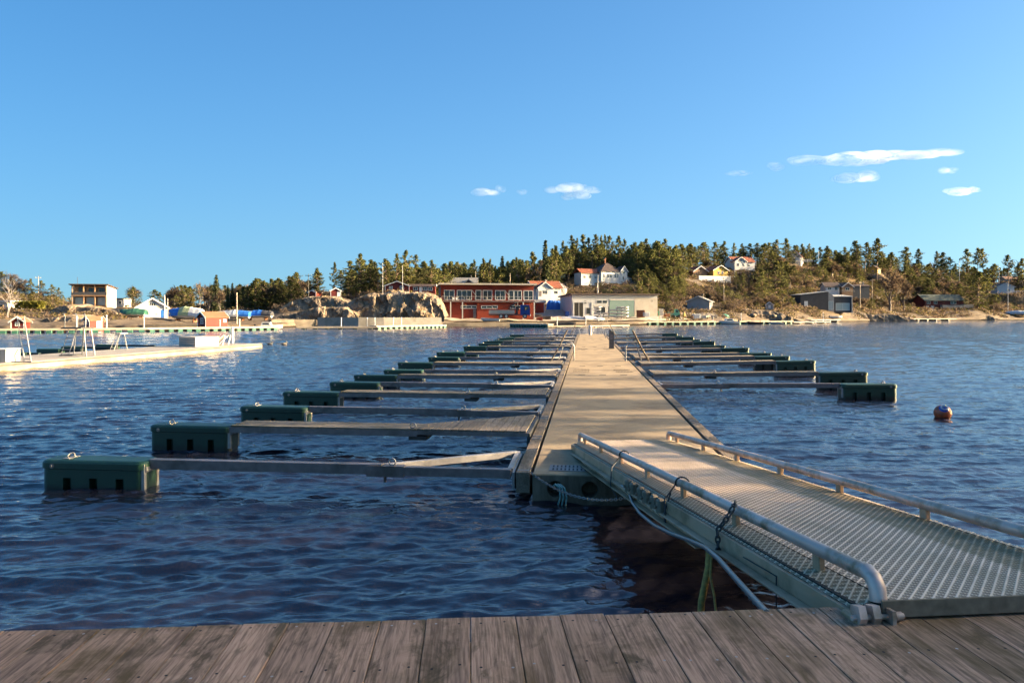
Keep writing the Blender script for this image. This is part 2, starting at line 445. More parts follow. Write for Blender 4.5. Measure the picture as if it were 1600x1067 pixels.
def make_float(dx, root, x0, y0):
    o = float_mesh(dx).build('float', [MAT['float_green'], MAT['float_dark']], root)
    cs = []
    for yy in (-.06, .25):
        for xx in (.28, .66, 1.04):
            c = MB(); a, b = sorted((dx * xx, dx * (xx + .115))); c.box(a, b, yy, yy + .18, -.2, .20, 0); cs.append(c)
    o.parent = None; bpy.context.view_layer.update()
    big = MB()
    for c in cs: big.add(c.v, c.f)
    cut(o, [big]); o.parent = root; o.location = (dx * x0, y0, 0)
    mb = MB()
    a, b = sorted((dx * .0, dx * .06)); mb.box(a, b, .02, .07, .05, .40, 0); mb.box(a, b, .30, .35, .05, .40, 0)
    mb.box(*sorted((dx * -.02, dx * .015)), 0.04, .33, .29, .36, 0)
    w = mb.build('float_bracket', [MAT['steel_galv']], o)
    mb = MB(); q = dx * 1.18
    mb.tube([(q, .13, .43), (q, .12, .475), (q, .16, .495), (q, .21, .495), (q, .25, .475), (q, .24, .43)], .009, 6)
    mb.tube([(q - .05, .2, .437), (q - .02, .2, .50), (q + .02, .2, .50), (q + .05, .2, .437)], .012, 6)
    mb.box(q - .05, q + .05, .08, .30, .434, .446, 0)
    mb.build('cleat', [MAT['steel_galv']], o)
    mb = MB(); mb.disc((dx * 1.30, -.021, .36), .035, 10, 0, None, 'y'); mb.tube([(dx * 1.30, -.045, .36), (dx * 1.30, -.012, .36)], .016, 8)
    mb.build('bolt', [MAT['steel_galv']], o)
    return o
def sbox(mb, dx, x0, x1, *a):
    u, w = sorted((dx * x0, dx * x1)); mb.box(u, w, *a)
def metal_finger(dx):
    t = thing('metal_finger', 'x', 'berth finger')
    Lb = 4.98
    mb = MB(); sbox(mb, dx, 1.75, Lb, .02, .14, .27, .40, 0, None, .004)
    mb.build('beam', [MAT['beam_grey']], t)
    mb = MB(); sbox(mb, dx, .05, 1.80, .012, .12, .262, .375, 0, None, .004); sbox(mb, dx, 1.45, 1.95, .006, .154, .245, .385, 0)
    mb.tube([(dx * 1.72, .08, .25), (dx * 1.72, .08, .16)], .02, 6)
    mb.build('root_beam', [MAT['beam_grey']], t)
    mb = MB()
    M = Matrix.Translation((dx * .07, 1.20, 0)) @ Matrix.Rotation(math.atan2(-1.06, dx * 1.7), 4, 'Z')
    mb.box(0, 2.0, -.04, .04, .30, .385, 0, M, .004); mb.build('brace', [MAT['steel_galv']], t)
    mb = MB(); sbox(mb, dx, .03, .10, .12, 1.26, .29, .37, 0, None, .004); sbox(mb, dx, .0, .03, .02, 1.24, .12, .34, 0)
    mb.build('root_bar', [MAT['steel_galv']], t)
    mb = MB(); pts = [(dx * 1.62 + .045 * math.cos(a), .07, .43 + .045 * math.sin(a)) for a in [i * math.pi / 5 for i in range(10)]]
    mb.tube(pts, .010, 6, closed=True); mb.build('mooring_ring', [MAT['steel_galv']], t)
    make_float(dx, t, Lb, -.10).location.z = -.045
    return t
def wood_finger(dx):
    t = thing('plank_finger', 'x', 'berth finger')
    Lb = 5.20; W_ = .56; zt = .455
    mb = MB(); rnd = random.Random(4)
    n = 4; cut_x = (1.9, 3.6, Lb)
    for i in range(n):
        a, b = i * W_ / n + .004, (i + 1) * W_ / n - .004
        for j in range(2): sbox(mb, dx, cut_x[j] + .004, cut_x[j + 1] - .004, a + .35 * 0, b, zt - .028, zt + rnd.uniform(-.002, .002), 0, None, .003)
    mb.build('deck_plank', [MAT['finger_wood']], t)
    mb = MB()                                         # widening root deck, boards laid across
    k = 0; x = .06
    while x < 1.88:
        w = .115; f = lambda q: W_ + 1.35 * max(0, (1.9 - q) / 1.84)
        ex = dx; xa, xb = x + .004, x + w - .004
        y0a = -.0; za, zb = zt - .028, zt + rnd.uniform(-.002, .003)
        vs = [(ex * xa, 0, za), (ex * xb, 0, za), (ex * xb, f(xb), za), (ex * xa, f(xa), za), (ex * xa, 0, zb), (ex * xb, 0, zb), (ex * xb, f(xb), zb), (ex * xa, f(xa), zb)]
        mb.add(vs, [(0, 1, 2, 3), (4, 5, 6, 7), (0, 1, 5, 4), (1, 2, 6, 5), (2, 3, 7, 6), (3, 0, 4, 7)])
        x += w
    mb.build('root_deck', [MAT['root_wood']], t)
    mb = MB(); sbox(mb, dx, 1.9, Lb + .02, -.012, .03, .33, zt - .03, 0); sbox(mb, dx, 1.9, Lb + .02, W_ - .03, W_ + .012, .33, zt - .03, 0)
    sbox(mb, dx, .03, 1.9, -.012, .03, .36, zt - .03, 0)
    M = Matrix.Translation((dx * .05, W_ + 1.36, 0)) @ Matrix.Rotation(math.atan2(-1.36, dx * 1.86), 4, 'Z')
    mb.box(0, 2.3, -.03, .012, .36, zt - .03, 0, M)
    mb.build('side_rail', [MAT['beam_grey']], t)
    mb = MB(); sbox(mb, dx, .0, .05, .0, 1.9, .14, .42, 0)
    mb.build('root_bracket', [MAT['steel_dark']], t)
    mb = MB(); sbox(mb, dx, 1.75, 2.05, .03, W_ - .03, .26, .33, 0); mb.build('hinge_plate', [MAT['steel_dark']], t)
    mb = MB(); pts = [(dx * 1.98 + .05 * math.cos(a), .05, zt + .05 + .045 * math.sin(a)) for a in [i * math.pi / 5 for i in range(10)]]
    mb.tube(pts, .011, 6, closed=True); mb.build('mooring_ring', [MAT['steel_galv']], t)
    make_float(dx, t, Lb, -.03)
    return t
ORD = ['first', 'second', 'third', 'fourth', 'fifth', 'sixth', 'seventh', 'eighth', 'ninth', 'tenth', 'eleventh', 'twelfth', 'thirteenth',
       'fourteenth', 'fifteenth', 'sixteenth', 'seventeenth', 'eighteenth']
left_Z = [8.75, 11.2, 13.95, 16.5, 19.15, 21.75, 24.35, 27.0, 31.5, 34.3, 37.0, 42.0, 46.5, 50.5, 55.0, 58.5, 63.0, 68.0]
right_Z = [19.7, 22.2, 27.0, 30.4, 33.2, 37.8, 43.0, 47.5, 52.0, 56.5, 61.5, 66.5]
protos = {}
rnd = random.Random(11)
for side, Zs in ((-1, left_Z), (1, right_Z)):
    for i, Zk in enumerate(Zs):
        kind = 'metal' if i % 2 == 0 else 'wood'
        if side == 1 and i in (2, 4): kind = 'wood'
        ya = (Zk - O0.y - (0 if side < 0 else -.32)) / .9942
        loc = O0 + U * ya + V * (-.03 if side < 0 else PW + .03)
        loc.z = rnd.uniform(-.02, .015)
        key = (side, kind)
        if key not in protos: protos[key] = o = metal_finger(side) if kind == 'metal' else wood_finger(side)
        else: o = copy_tree(protos[key])
        tilt = rnd.uniform(-.004, .004) if side < 0 else -(.011 if i == 0 else .026 + rnd.uniform(-.006, .004))    # unloaded floats ride high
        M = frame(loc, V, U, ZU) @ Matrix.Rotation(rnd.uniform(-.012, .012), 4, 'Z') @ Matrix.Rotation(tilt, 4, 'Y') @ Matrix.Rotation(rnd.uniform(-.02, .02), 4, 'X')
        o.matrix_world = M
        sd = 'left' if side < 0 else 'right'
        o['label'] = ('narrow steel mooring arm' if kind == 'metal' else 'plank decked mooring arm') + f' with green float, {ORD[i]} out from the ramp on the {sd} side'
        o['group'] = f'berth fingers on the {sd} side of the walkway'

# ------------------------------------------------------------------ steel gangway from quay to pontoon
NL = Vector((1.66, 3.04, 1.075)); FL = Vector((1.02, 10.22, .475))
Rs = (FL - NL); RL = Rs.length; Rs.normalize()
Rw = Vector((Rs.y, -Rs.x, 0)).normalized(); Rn = Rw.cross(Rs).normalized()
MR = frame(NL, Rw, Rs, Rn); RWID = 1.36
ramp = thing('gangway', 'long metal gangway with grip tread sloping from the quay down to the pontoon', 'gangway', M=MR)
def grip_mat(name='grip_tread', m0=.5, m1=.72, ma=.6):
    t = NT(name)
    s = t.sep(t.coord()); px_, py_ = .056, .058
    a = t.math('ADD', t.math('DIVIDE', s[0], px_), t.math('DIVIDE', s[1], py_)); b = t.math('SUBTRACT', t.math('DIVIDE', s[0], px_), t.math('DIVIDE', s[1], py_))
    ra = t.math('PINGPONG', a, .5); rb = t.math('PINGPONG', b, .5)
    dots = t.ramp(t.math('PINGPONG', t.math('MULTIPLY', s[0], 100.0), .5), [(.15, .12), (.32, 1.0)])
    line = t.ramp(rb, [(.07, 1.0), (.17, 0.0)]); serr = t.math('MULTIPLY', t.ramp(ra, [(.09, 1.0), (.2, 0.0)]), dots)   # solid strands one way, toothed ones the other
    edge = t.math('MAXIMUM', line, serr)
    n = t.noise(t.coord(), 3.0, 6, .7)
    pit = t.ramp(n, [(.3, (.27, .185, .11)), (.7, (.20, .135, .075))])
    top = t.ramp(n, [(.3, (.80, .62, .45)), (.7, (.68, .50, .33))])
    m2 = t.ramp(t.noise(t.mapping((2.2, .5, 1)), 1.0, 6, .65), [(.5, 0.0), (.72, .6)])
    far = t.ramp(s[0], [(.95, 0.0), (1.30, .9)]) if name == 'grip_tread' else t.ramp(s[0], [(0, .3), (1, .3)])
    m2 = t.math('MAXIMUM', m2, t.math('MULTIPLY', far, t.ramp(t.noise(t.coord(), 6.0, 5, .7), [(.3, .5), (.6, 1.0)])))
    edgecol = t.mix(m2, t.mix(edge, pit, top), (.16, .12, .045))
    return t.set(Base_Color=edgecol, Roughness=.55, Metallic=.25)
grip_mat(); grip_mat('grip_mossy', .3, .6, .85)
def grip_sheet(x0, x1, y0, y1, nx, ny, z0=0.0, slope=0.0):
    xs = np.linspace(x0, x1, nx); ys = np.linspace(y0, y1, ny); X, Y = np.meshgrid(xs, ys)
    a = X / .056 + Y / .058; b = X / .056 - Y / .058
    pp = lambda v: np.abs(((v + .5) % 1.0) - .5)
    d = np.minimum(pp(a), pp(b)); Z = 0.0045 * np.clip(1 - d / .24, 0, 1) ** 1.2 + z0
    Z = Z + slope * np.clip((X - x0) / (x1 - x0), 0, 1)
    vs = np.stack([X, Y, Z], -1).reshape(-1, 3); i = np.arange(ny - 1)[:, None] * nx + np.arange(nx - 1)[None, :]
    q = np.stack([i, i + 1, i + nx + 1, i + nx], -1).reshape(-1, 4).astype(np.int32)
    me = bpy.data.meshes.new('grip_tread'); me.vertices.add(len(vs)); me.vertices.foreach_set('co', vs.astype(np.float32).ravel())
    me.loops.add(q.size); me.loops.foreach_set('vertex_index', q.ravel()); me.polygons.add(len(q))
    me.polygons.foreach_set('loop_start', np.arange(0, q.size, 4, dtype=np.int32)); me.polygons.foreach_set('use_smooth', np.ones(len(q), bool))
    me.update(); me.materials.append(MAT['grip_tread']); return me
o = bpy.data.objects.new('grip_tread', grip_sheet(.04, RWID - .04, .0, RL, 250, 1150)); COL.objects.link(o); o.parent = ramp
for sx in (0, 1):                                     # tread strips outside the hand rails, falling off to the edge beams
    me = grip_sheet(-.12, .03, .06, RL - .02, 22, 700, -.045, .045) if sx == 0 else grip_sheet(RWID - .03, RWID + .10, .06, RL - .02, 20, 700, 0, -.03)
    me.materials[0] = MAT['grip_mossy']; o = bpy.data.objects.new('edge_tread', me); COL.objects.link(o); o.parent = ramp
surf('ramp_beam', (.53, .34, .215), (.37, .23, .13), 6, .6, .1, .08, stretch=(1, .25, 1), dirt=(.15, .105, .045), dirt_scale=3.0)
surf('ramp_beam_shade', (.20, .185, .14), (.12, .11, .07), 6, .6, .2, .08, stretch=(1, .25, 1))
surf('ramp_lip', (.22, .17, .115), (.13, .10, .065), 20, .75, .2, .1)
surf('rail_metal', (.64, .48, .41), (.45, .33, .27), 5, .45, .35, .06, stretch=(1, .4, 1), dirt=(.17, .12, .05), dirt_scale=4.5)
for sx, x in ((0, -.125), (1, RWID + .09)):
    mb = MB(); s_ = -1 if sx == 0 else 1; rl = RL + .02
    def bx(xa, xb, *a):
        u, w = sorted((x + s_ * xa, x + s_ * xb)); mb.box(u, w, *a)
    bx(-.012, .012, -.03, RL, -.145, -.048, 0, None, .003)      # web
    bx(.012, .075, .10, RL, -.157, -.145, 0, None, .003)        # lower flange
    bx(-.05, .012, .10, RL, -.157, -.1452, 0)
    if sx == 0:
        bx(-.02, .035, -.03, .09, -.15, -.05, 0, None, .01)
    mb.build('edge_beam', [MAT['ramp_beam']], ramp)
    mb = MB()                                         # deep lower girder plate with a slanting end
    g0, g1 = 1.72, RL - .75
    poly = [(g0, -.158), (g1, -.158), (g1 - .12, -.205), (g0 + .06, -.205), (g0 - .05, -.18)]
    xa, xb = sorted((x + s_ * .0, x + s_ * .02)); mb.prism(poly, xa, xb, 0, None, 'x')
    u, w = sorted((x + s_ * .02, x + s_ * .085)); mb.box(u, w, g0 + .1, g1 - .13, -.217, -.205, 0)
    mb.build('girder', [MAT['ramp_beam']], ramp)
    mb = MB()                                         # tubular rail, bent down at both ends
    z = .095; xr = .0 if sx == 0 else RWID
    pts = [(xr, .045, -.01), (xr, .05, .045), (xr, .075, .082), (xr, .12, .10), (xr, .18, z)]
    pts += [(xr, y, z) for y in np.linspace(.6, RL - .1, 9)] + [(xr, RL - .03, z - .006), (xr, RL, z - .03), (xr, RL + .003, 0)]
    mb.tube(pts, .037, 14); rail = mb.build('hand_rail', [MAT['rail_metal']], ramp)
    for i in range(7):
        mb = MB(); y = .55 + i * 1.05; mb.box(xr - .016, xr + .016, y - .035, y + .035, -.03, z - .03, 0, None, .004)
        mb.build('rail_stub', [MAT['ramp_beam']], rail)
mb = MB(); mb.box(-.02, RWID + .02, -.012, .0, -.065, .010, 0, None, .003); mb.build('end_lip', [MAT['ramp_lip']], ramp)
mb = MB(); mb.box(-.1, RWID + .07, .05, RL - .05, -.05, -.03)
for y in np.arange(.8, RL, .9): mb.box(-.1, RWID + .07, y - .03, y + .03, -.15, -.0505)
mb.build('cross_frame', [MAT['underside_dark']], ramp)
for i, y in enumerate((3.78, 3.60, 3.34, 3.16, 2.92, 2.74)):
    mb = MB(); mb.box(-.205, -.137, y - .045, y + .045, -.17, -.035, 0, None, .02); mb.tube([(-.222, y, -.10), (-.2, y, -.10)], .014, 8)
    mb.build('guide_pad', [MAT['ramp_lip']], ramp)
mb = MB()                                             # hinge lug on the quay
pts = [(.0, -.03), (.06, -.02), (.075, -.07), (.05, -.12), (.0, -.13)]
mb.prism([(-p[0] + .02, p[1] + .02) for p in pts], -.150, -.115, 0, None, 'x'); mb.prism([(-p[0] + .02, p[1] + .02) for p in pts], -.085, -.05, 0, None, 'x')
mb.tube([(-.17, -.02, -.055), (.07, -.02, -.055)], .013, 8)
mb.box(-.005, .012, -.06, .0, -.12, -.02); mb.tube([(.03, -.02, -.055), (.06, -.02, -.055)], .02, 8)
mb.build('hinge', [MAT['rail_metal']], ramp)

# chains, ropes, hose around the gangway
def sag(a, b, s, n=14):
    a, b = Vector(a), Vector(b)
    return [a.lerp(b, i / n) - Vector((0, 0, s * 4 * (i / n) * (1 - i / n))) for i in range(n + 1)]
def chain(name, pts, link, wire, label, m='steel_galv', cat='chain'):
    mb = MB(); pts = [Vector(p) for p in pts]
    d = [0]
    for i in range(1, len(pts)): d.append(d[-1] + (pts[i] - pts[i - 1]).length)
    n = max(2, int(d[-1] / (link * .74)))
    for k in range(n):
        s_ = d[-1] * (k + .5) / n; i = 1
        while d[i] < s_ and i < len(d) - 1: i += 1
        f = (s_ - d[i - 1]) / max(1e-6, d[i] - d[i - 1]); p = pts[i - 1].lerp(pts[i], f); t = (pts[i] - pts[i - 1]).normalized()
        side = t.cross(Vector((0, 0, 1)) if abs(t.z) < .9 else Vector((1, 0, 0))).normalized(); oth = t.cross(side)
        w = side if k % 2 else oth
        ring = [p + t * (math.cos(a) * link * .5) + w * (math.sin(a) * link * .29) for a in [q * math.pi / 5 for q in range(10)]]
        mb.tube(ring, wire, 5, closed=True)
    return tag(mb.build(name, [MAT[m]]), label, cat)
RM = lambda x, y, z: MR @ Vector((x, y, z))
chain('mooring_chain', sag(P(829, 738, 8.7), P(990, 775, 7.4), .16), .048, .0042, 'pale galvanised chain sagging across the holed pontoon end', 'steel_galv')
chain('hanging_chain', [RM(-.02, 1.55, .15), RM(-.05, 1.5, .14), RM(-.1, 1.5, .06), RM(-.17, 1.5, -.02), RM(-.17, 1.5, -.2), P(1183, 944, 3.6)], .05, .007, 'dark chain hanging straight down from the gangway rail', 'steel_dark')
def rope(name, pts, r, m, label, cat='rope', n=8):
    mb = MB(); mb.tube(pts, r, n); return tag(mb.build(name, [MAT[m]]), label, cat)
q0 = RM(-.16, 4.1, -.15)
rope('grey_hose', [q0, P(984, 772, 6.7), P(988, 785, 6.5), P(1000, 802, 6.15), P(1022, 820, 5.7), P(1048, 833, 5.3), P(1075, 843, 4.95), P(1102, 855, 4.5), P(1122, 872, 4.2), P(1150, 904, 3.75), P(1176, 933, 3.4), P(1198, 957, 3.12)], .016, 'pipe_grey', 'smooth grey hose looping under the gangway to the quay', 'hose')
loop = [RM(.0, 2.62 + .012 * k, .105) + Rw * (.044 * math.cos(a)) + Rn * (.044 * math.sin(a)) for k, a in enumerate(np.linspace(0, 6.8, 18))]
rope('tie_rope', loop + [RM(-.17, 2.62, -.02), RM(-.175, 2.6, -.2), RM(-.16, 2.62, -.30), RM(-.17, 2.66, -.15), RM(-.10, 2.68, .02)], .007, 'rubber_black', 'black cord knotted on the rail halfway up the gangway')
loop = [RM(.0, 4.55 + .012 * k, .105) + Rw * (.044 * math.cos(a)) + Rn * (.044 * math.sin(a)) for k, a in enumerate(np.linspace(0, 6.8, 18))]
rope('tie_rope', loop + [RM(-.17, 4.5, -.02), RM(-.21, 4.4, -.2), RM(-.18, 4.2, -.3)], .007, 'rubber_black', 'black cord knotted on the rail beside the paired grey pads')
rope('weedy_rope', [P(1108, 860, 4.55), P(1107, 885, 4.5), P(1102, 910, 4.5), P(1096, 940, 4.5), P(1094, 985, 4.5)], .022, 'rope_yellow', 'yellow weedy rope hanging into the dark water under the gangway')
rope('thin_cord', [P(1112, 860, 4.5), P(1110, 900, 4.45), P(1116, 930, 4.4), P(1122, 985, 4.3)], .008, 'rope_yellow', 'thin drab cord dangling beside the yellow weedy rope')
rope('wire_stay', [RM(-.15, 1.15, -.10), P(1213, 900, 3.75), P(1213, 990, 3.75)], .004, 'rubber_black', 'thin straight wire dropping from the near gangway beam')
mb = MB()
for k in range(3):
    c = O0 + V * (.50 + .03 * k) + U * -.02; ph = k * 2.1
    mb.tube([c + V * (-.03) + Vector((0, .08, .18)), c + V * (.0) + Vector((0, -.02, .235)), c + V * (.05) + Vector((0, -.05, .20)), c + V * (.06 + .01 * k) + Vector((0, -.05, .08)), c + V * (.02 + .02 * k) + Vector((0, -.04, -.06))], .012, 7)
tag(mb.build('mooring_rope', [MAT['rope_teal']]), 'turquoise rope looped out of the leftmost round pontoon hole', 'rope')

# ------------------------------------------------------------------ things standing on the walkway
def wlk(x, y, z=PH): return O0 + V * x + U * y + ZU * z
t = thing('service_post', 'dark grey slab shaped service pillar on the walkway right edge', 'pillar', M=frame(wlk(2.42, 33.3), V, U, ZU))
surf('post_grey', (.13, .115, .10), (.09, .08, .07), 6, .5, .2)
mb = MB(); mb.prism([(-.12, 0), (.17, 0), (.17, .98), (-.12, 1.16)], -.12, .12, 0, None, 'y'); mb.build('housing', [MAT['post_grey']], t)
mb = MB(); mb.box(-.15, .20, -.15, .15, 0.001, .03); mb.build('base_plate', [MAT['steel_dark']], t)
mb = MB(); mb.box(-.06, .10, -.128, -.12, .55, .85); mb.build('socket_panel', [MAT['beam_grey']], t)
t = thing('light_post', 'slim white post standing at the far end of the walkway', 'post', M=frame(wlk(1.35, 62.0), V, U, ZU))
mb = MB(); mb.tube([(0, 0, 0), (0, 0, .85)], .17, 12); mb.build('shaft', [MAT['off_white']], t)
mb = MB(); mb.tube([(0, 0, .85), (0, 0, .92), (0, 0, 1.0)], [.19, .19, .06], 12); mb.build('cap', [MAT['white_paint']], t)
def ladder(x, y, s, lab):
    t = thing('swing_ladder', lab, 'ladder', M=frame(wlk(x, y), V, U, ZU), group='bathing ladders on the walkway edges')
    for yy in (0, .42):
        mb = MB(); mb.tube([(s * .75, yy, -.1), (s * .38, yy, .55), (s * -.02, yy, 1.35)], .028, 8); mb.build('side_rail', [MAT['edge_wood']], t)
        mb = MB(); mb.tube([(s * -.32, yy, 0), (s * -.32, yy, .62), (s * -.22, yy, .80), (s * -.02, yy, .82), (s * .18, yy, .62), (s * .35, yy, .05)], .024, 8); mb.build('hand_loop', [MAT['steel_galv']], t)
    for k in range(5):
        f = (k + .5) / 5; mb = MB(); xx, zz = (s * (.75 - .77 * f), -.1 + 1.45 * f); mb.tube([(xx, 0, zz), (xx, .42, zz)], .018, 6); mb.build('rung', [MAT['steel_galv']], t)
ladder(.05, 21.6, -1, 'raised bathing ladder on the left walkway edge, nearer of two')
ladder(2.95, 21.6, 1, 'raised bathing ladder on the right walkway edge, near the dark pillar')
ladder(.05, 52, -1, 'small far bathing ladder on the left edge near the walkway end')
ladder(2.95, 52, 1, 'small far bathing ladder on the right edge near the walkway end')

# ------------------------------------------------------------------ mooring buoy
by = P(1473, 652, 15.8); by.z = 0
t = thing('mooring_buoy', 'round orange red buoy with blue top floating alone at right', 'buoy', by)
surf('buoy_red', (.60, .10, .03), (.44, .06, .02), 5, .45, 0, .05, dirt=(.20, .07, .03), dirt_scale=6)
surf('buoy_blue', (.03, .08, .36), (.02, .05, .25), 5, .4)
mb = MB(); mb.sphere((0, 0, .10), .185, 24, 16); mb.build('ball', [MAT['buoy_red']], t)
Mt = Matrix.Translation((0, 0, .10)) @ Matrix.Rotation(R(42), 4, 'X') @ Matrix.Rotation(R(-14), 4, 'Y')
mb = MB(); mb.tube([(0, 0, .15), (0, 0, .192), (0, 0, .20)], [.105, .075, .05], 16, 0, Mt); cap = mb.build('blue_cap', [MAT['buoy_blue']], t)
mb = MB(); mb.tube([(-.03, 0, .19), (-.03, 0, .24), (0, 0, .26), (.03, 0, .24), (.03, 0, .19)], .012, 6, 0, Mt); mb.build('eyelet', [MAT['white_paint']], cap)
mb = MB(); mb.tube([Mt @ Vector((.065 * math.cos(a), .065 * math.sin(a), .203)) for a in np.linspace(0, 2 * math.pi, 12)[:-1]], .012, 6, 0, None, True); mb.build('white_ring', [MAT['white_paint']], cap)

# ================================================================== far shore: terrain
# per photo column: shoreline distance, then (distance, row) of yard, slope and crest
CTRL = [(-1500, 95, (112, 497), (190, 470), (330, 440)), (-300, 100, (116, 498), (160, 480), (280, 446)), (0, 105, (118, 499), (150, 484), (260, 457)), (60, 107, (119, 499), (150, 484), (260, 463)),
        (105, 108, (120, 500), (152, 482), (240, 476)), (200, 108, (122, 505), (160, 481), (260, 480)), (300, 112, (130, 506), (190, 488), (290, 479)),
        (420, 120, (136, 503), (175, 488), (280, 472)), (470, 138, (146, 500), (185, 468), (280, 462)), (600, 140, (149, 499), (190, 463), (270, 452)),
        (680, 146, (155, 499), (195, 478), (270, 450)), (720, 152, (165, 498), (200, 486), (280, 450)), (860, 160, (172, 497), (210, 484), (290, 440)),
        (900, 157, (178, 496), (205, 482), (285, 432)), (1000, 166, (186, 495), (215, 476), (290, 428)), (1050, 182, (198, 494), (232, 478), (300, 420)),
        (1130, 205, (214, 491), (250, 474), (335, 416)), (1230, 232, (244, 488), (290, 462), (350, 412)), (1300, 255, (266, 489), (320, 455), (385, 418)),
        (1400, 300, (314, 492), (352, 478), (430, 424)), (1500, 335, (350, 490), (385, 474), (470, 438)), (1600, 360, (378, 487), (420, 470), (500, 446)), (1900, 420, (440, 490), (500, 470), (600, 450)), (3100, 420, (440, 492), (500, 474), (600, 455))]
CP = np.array([c[0] for c in CTRL], float)
def _ctl():
    rows = []
    for c in CTRL:
        Y0 = c[1]; l = [(Y0, -1.2), (Y0 + 1.2, .75)] + [(Yk, ZP(yk, Yk)) for Yk, yk in c[2:]]
        l.append((l[-1][0] + 260, l[-1][1] - 14)); rows.append([v for p in l for v in p])
    return np.array(rows)
CV = _ctl()
def ctl(px): return [float(np.interp(px, CP, CV[:, k])) for k in range(CV.shape[1])]
def fbm(x, y, z=0.0, o=4):
    return mnoise.fractal(Vector((x, y, z)), 1.0, 2.0, o)
PADS = [(X_, Y_, r_, z_) for (X_, Y_, r_, z_) in ((XP(a, b), b, r, z) for (a, b, r, z) in (     # levelled plots under buildings and yards
    (622, 179, 8, 8.2), (868, 190, 6, 3.7), (1366, 392, 9, 26.2), (1566, 420, 14, 15.5), (1580, 488, 14, 26.0), (238, 145, 7, 1.3), (1466, 367, 16, 5.3)))]
def gz(px, Y, nz=True):
    c = ctl(px); Ys = c[0::2]; Zs = c[1::2]
    z = float(np.interp(Y, Ys, Zs))
    if nz:
        X = XP(px, Y); a = max(0, min(1, (Y - Ys[2]) / 25)); b = max(0.0, min(1, (Y - Ys[0] - 1) / 4))
        z += a * 1.3 * fbm(X * .05, Y * .05) + b * .28 * fbm(X * .35, Y * .35, 4) + (b * (1 - a) * 1.1 * max(-.35, fbm(X * .11, Y * .14, 7)) if px > 1010 else 0)
    X = XP(px, Y)
    for (xp, yp, r, zp) in PADS:
        d = math.hypot(X - xp, Y - yp)
        if d < r * 1.8: w = 1 - max(0, min(1, (d - r) / (r * .8))); w = w * w * (3 - 2 * w); z += (zp - z) * w
    return z
def build_hills():
    pxs = np.concatenate([np.linspace(-1500, -120, 50), np.arange(-112, 1712, 6), np.linspace(1720, 3100, 50)])
    vs = []; nrow = 0
    for px in pxs:
        c = ctl(px); Ys = c[0::2]; col = []
        col += list(np.linspace(Ys[0], Ys[1], 4)[:-1]) + list(np.linspace(Ys[1], Ys[2], 12)[:-1]) + list(np.linspace(Ys[2], Ys[3], 22)[:-1]) + list(np.linspace(Ys[3], Ys[4], 30)[:-1]) + list(np.linspace(Ys[4], Ys[5], 8))
        nrow = len(col)
        for i, Y in enumerate(col):
            j = .8 * fbm(px * .03, i * .3, 9) if 0 < i < 6 else 0
            vs.append((XP(px, Y), Y + j, gz(px, Y)))
    fs = []
    for i in range(len(pxs) - 1):
        for j in range(nrow - 1):
            a = i * nrow + j; fs.append((a, a + nrow, a + nrow + 1, a + 1))
    me = bpy.data.meshes.new('hills'); me.from_pydata(vs, [], fs); me.polygons.foreach_set('use_smooth', [True] * len(fs)); me.update()
    t = NT('hill_ground')
    n1 = t.noise(t.coord(), .09, 6, .6, .5); n2 = t.noise(t.coord(), .6, 6, .7); n3 = t.noise(t.mapping((1, 1, 3)), 1.7, 5, .7)
    veg = t.ramp(n2, [(.30, (.028, .022, .012)), (.45, (.065, .044, .022)), (.58, (.12, .078, .036)), (.72, (.05, .038, .018))])
    rock = t.ramp(t.math('ADD', t.math('MULTIPLY', n3, .45), t.math('MULTIPLY', t.noise(t.mapping((1, 1, 2.5)), .28, 6, .7, .8), .55)), [(.3, (.07, .053, .038)), (.5, (.15, .118, .09)), (.7, (.22, .178, .138))])
    c = t.mix(t.ramp(n1, [(.50, 0.0), (.60, .85)]), veg, rock)
    up = t.sep(t.geo('Normal'))[2]
    c = t.mix(t.ramp(up, [(.55, 1.0), (.8, 0.0)]), c, rock)
    z = t.sep(t.coord())[2]
    lowz = t.math('MULTIPLY', t.ramp(t.math('DIVIDE', z, 6.0), [(.35, .85), (.75, 0.0)]), t.ramp(t.noise(t.coord(), .22, 5, .65), [(.35, .25), (.55, 1.0)]))
    c = t.mix(lowz, c, rock)
    wet = t.ramp(t.math('ADD', z, t.math('MULTIPLY', n2, .5)), [(.45, 1.0), (.75, 0.0)])
    c = t.mix(wet, c, (.022, .018, .013))
    t.bump(n3, .6, .3); t.set(Base_Color=c, Roughness=.95, Specular_IOR_Level=.1)
    me.materials.append(t.m); o = bpy.data.objects.new('hills', me); COL.objects.link(o); tag(o, kind='structure')
build_hills()
# gravel yards between the quay edge and the hill
def ground_sheet(name, pts, m, lift=.25):
    vs = []; fs = []; n = 14
    for (px, ya, yb) in pts:
        for k in range(n + 1):
            Y = ya + (yb - ya) * k / n; vs.append((XP(px, Y), Y, max(gz(px, Y), 0.5) + lift))
    for i in range(len(pts) - 1):
        for k in range(n): a = i * (n + 1) + k; fs.append((a, a + n + 1, a + n + 2, a + 1))
    mb = MB(); mb.add(vs, fs, 0, None, True); o = mb.build(name, [MAT[m]], None, False); tag(o, kind='structure'); return o
surf('gravel', (.42, .34, .25), (.29, .23, .165), 1.2, .95, 0, .2, dirt=(.17, .13, .09), dirt_scale=.12)
def dense(a, step=5):
    out = []
    for i in range(len(a) - 1):
        n = max(1, int(abs(a[i + 1][0] - a[i][0]) / step))
        for k in range(n): f = k / n; out.append(tuple(a[i][q] + (a[i + 1][q] - a[i][q]) * f for q in range(3)))
    return out + [a[-1]]
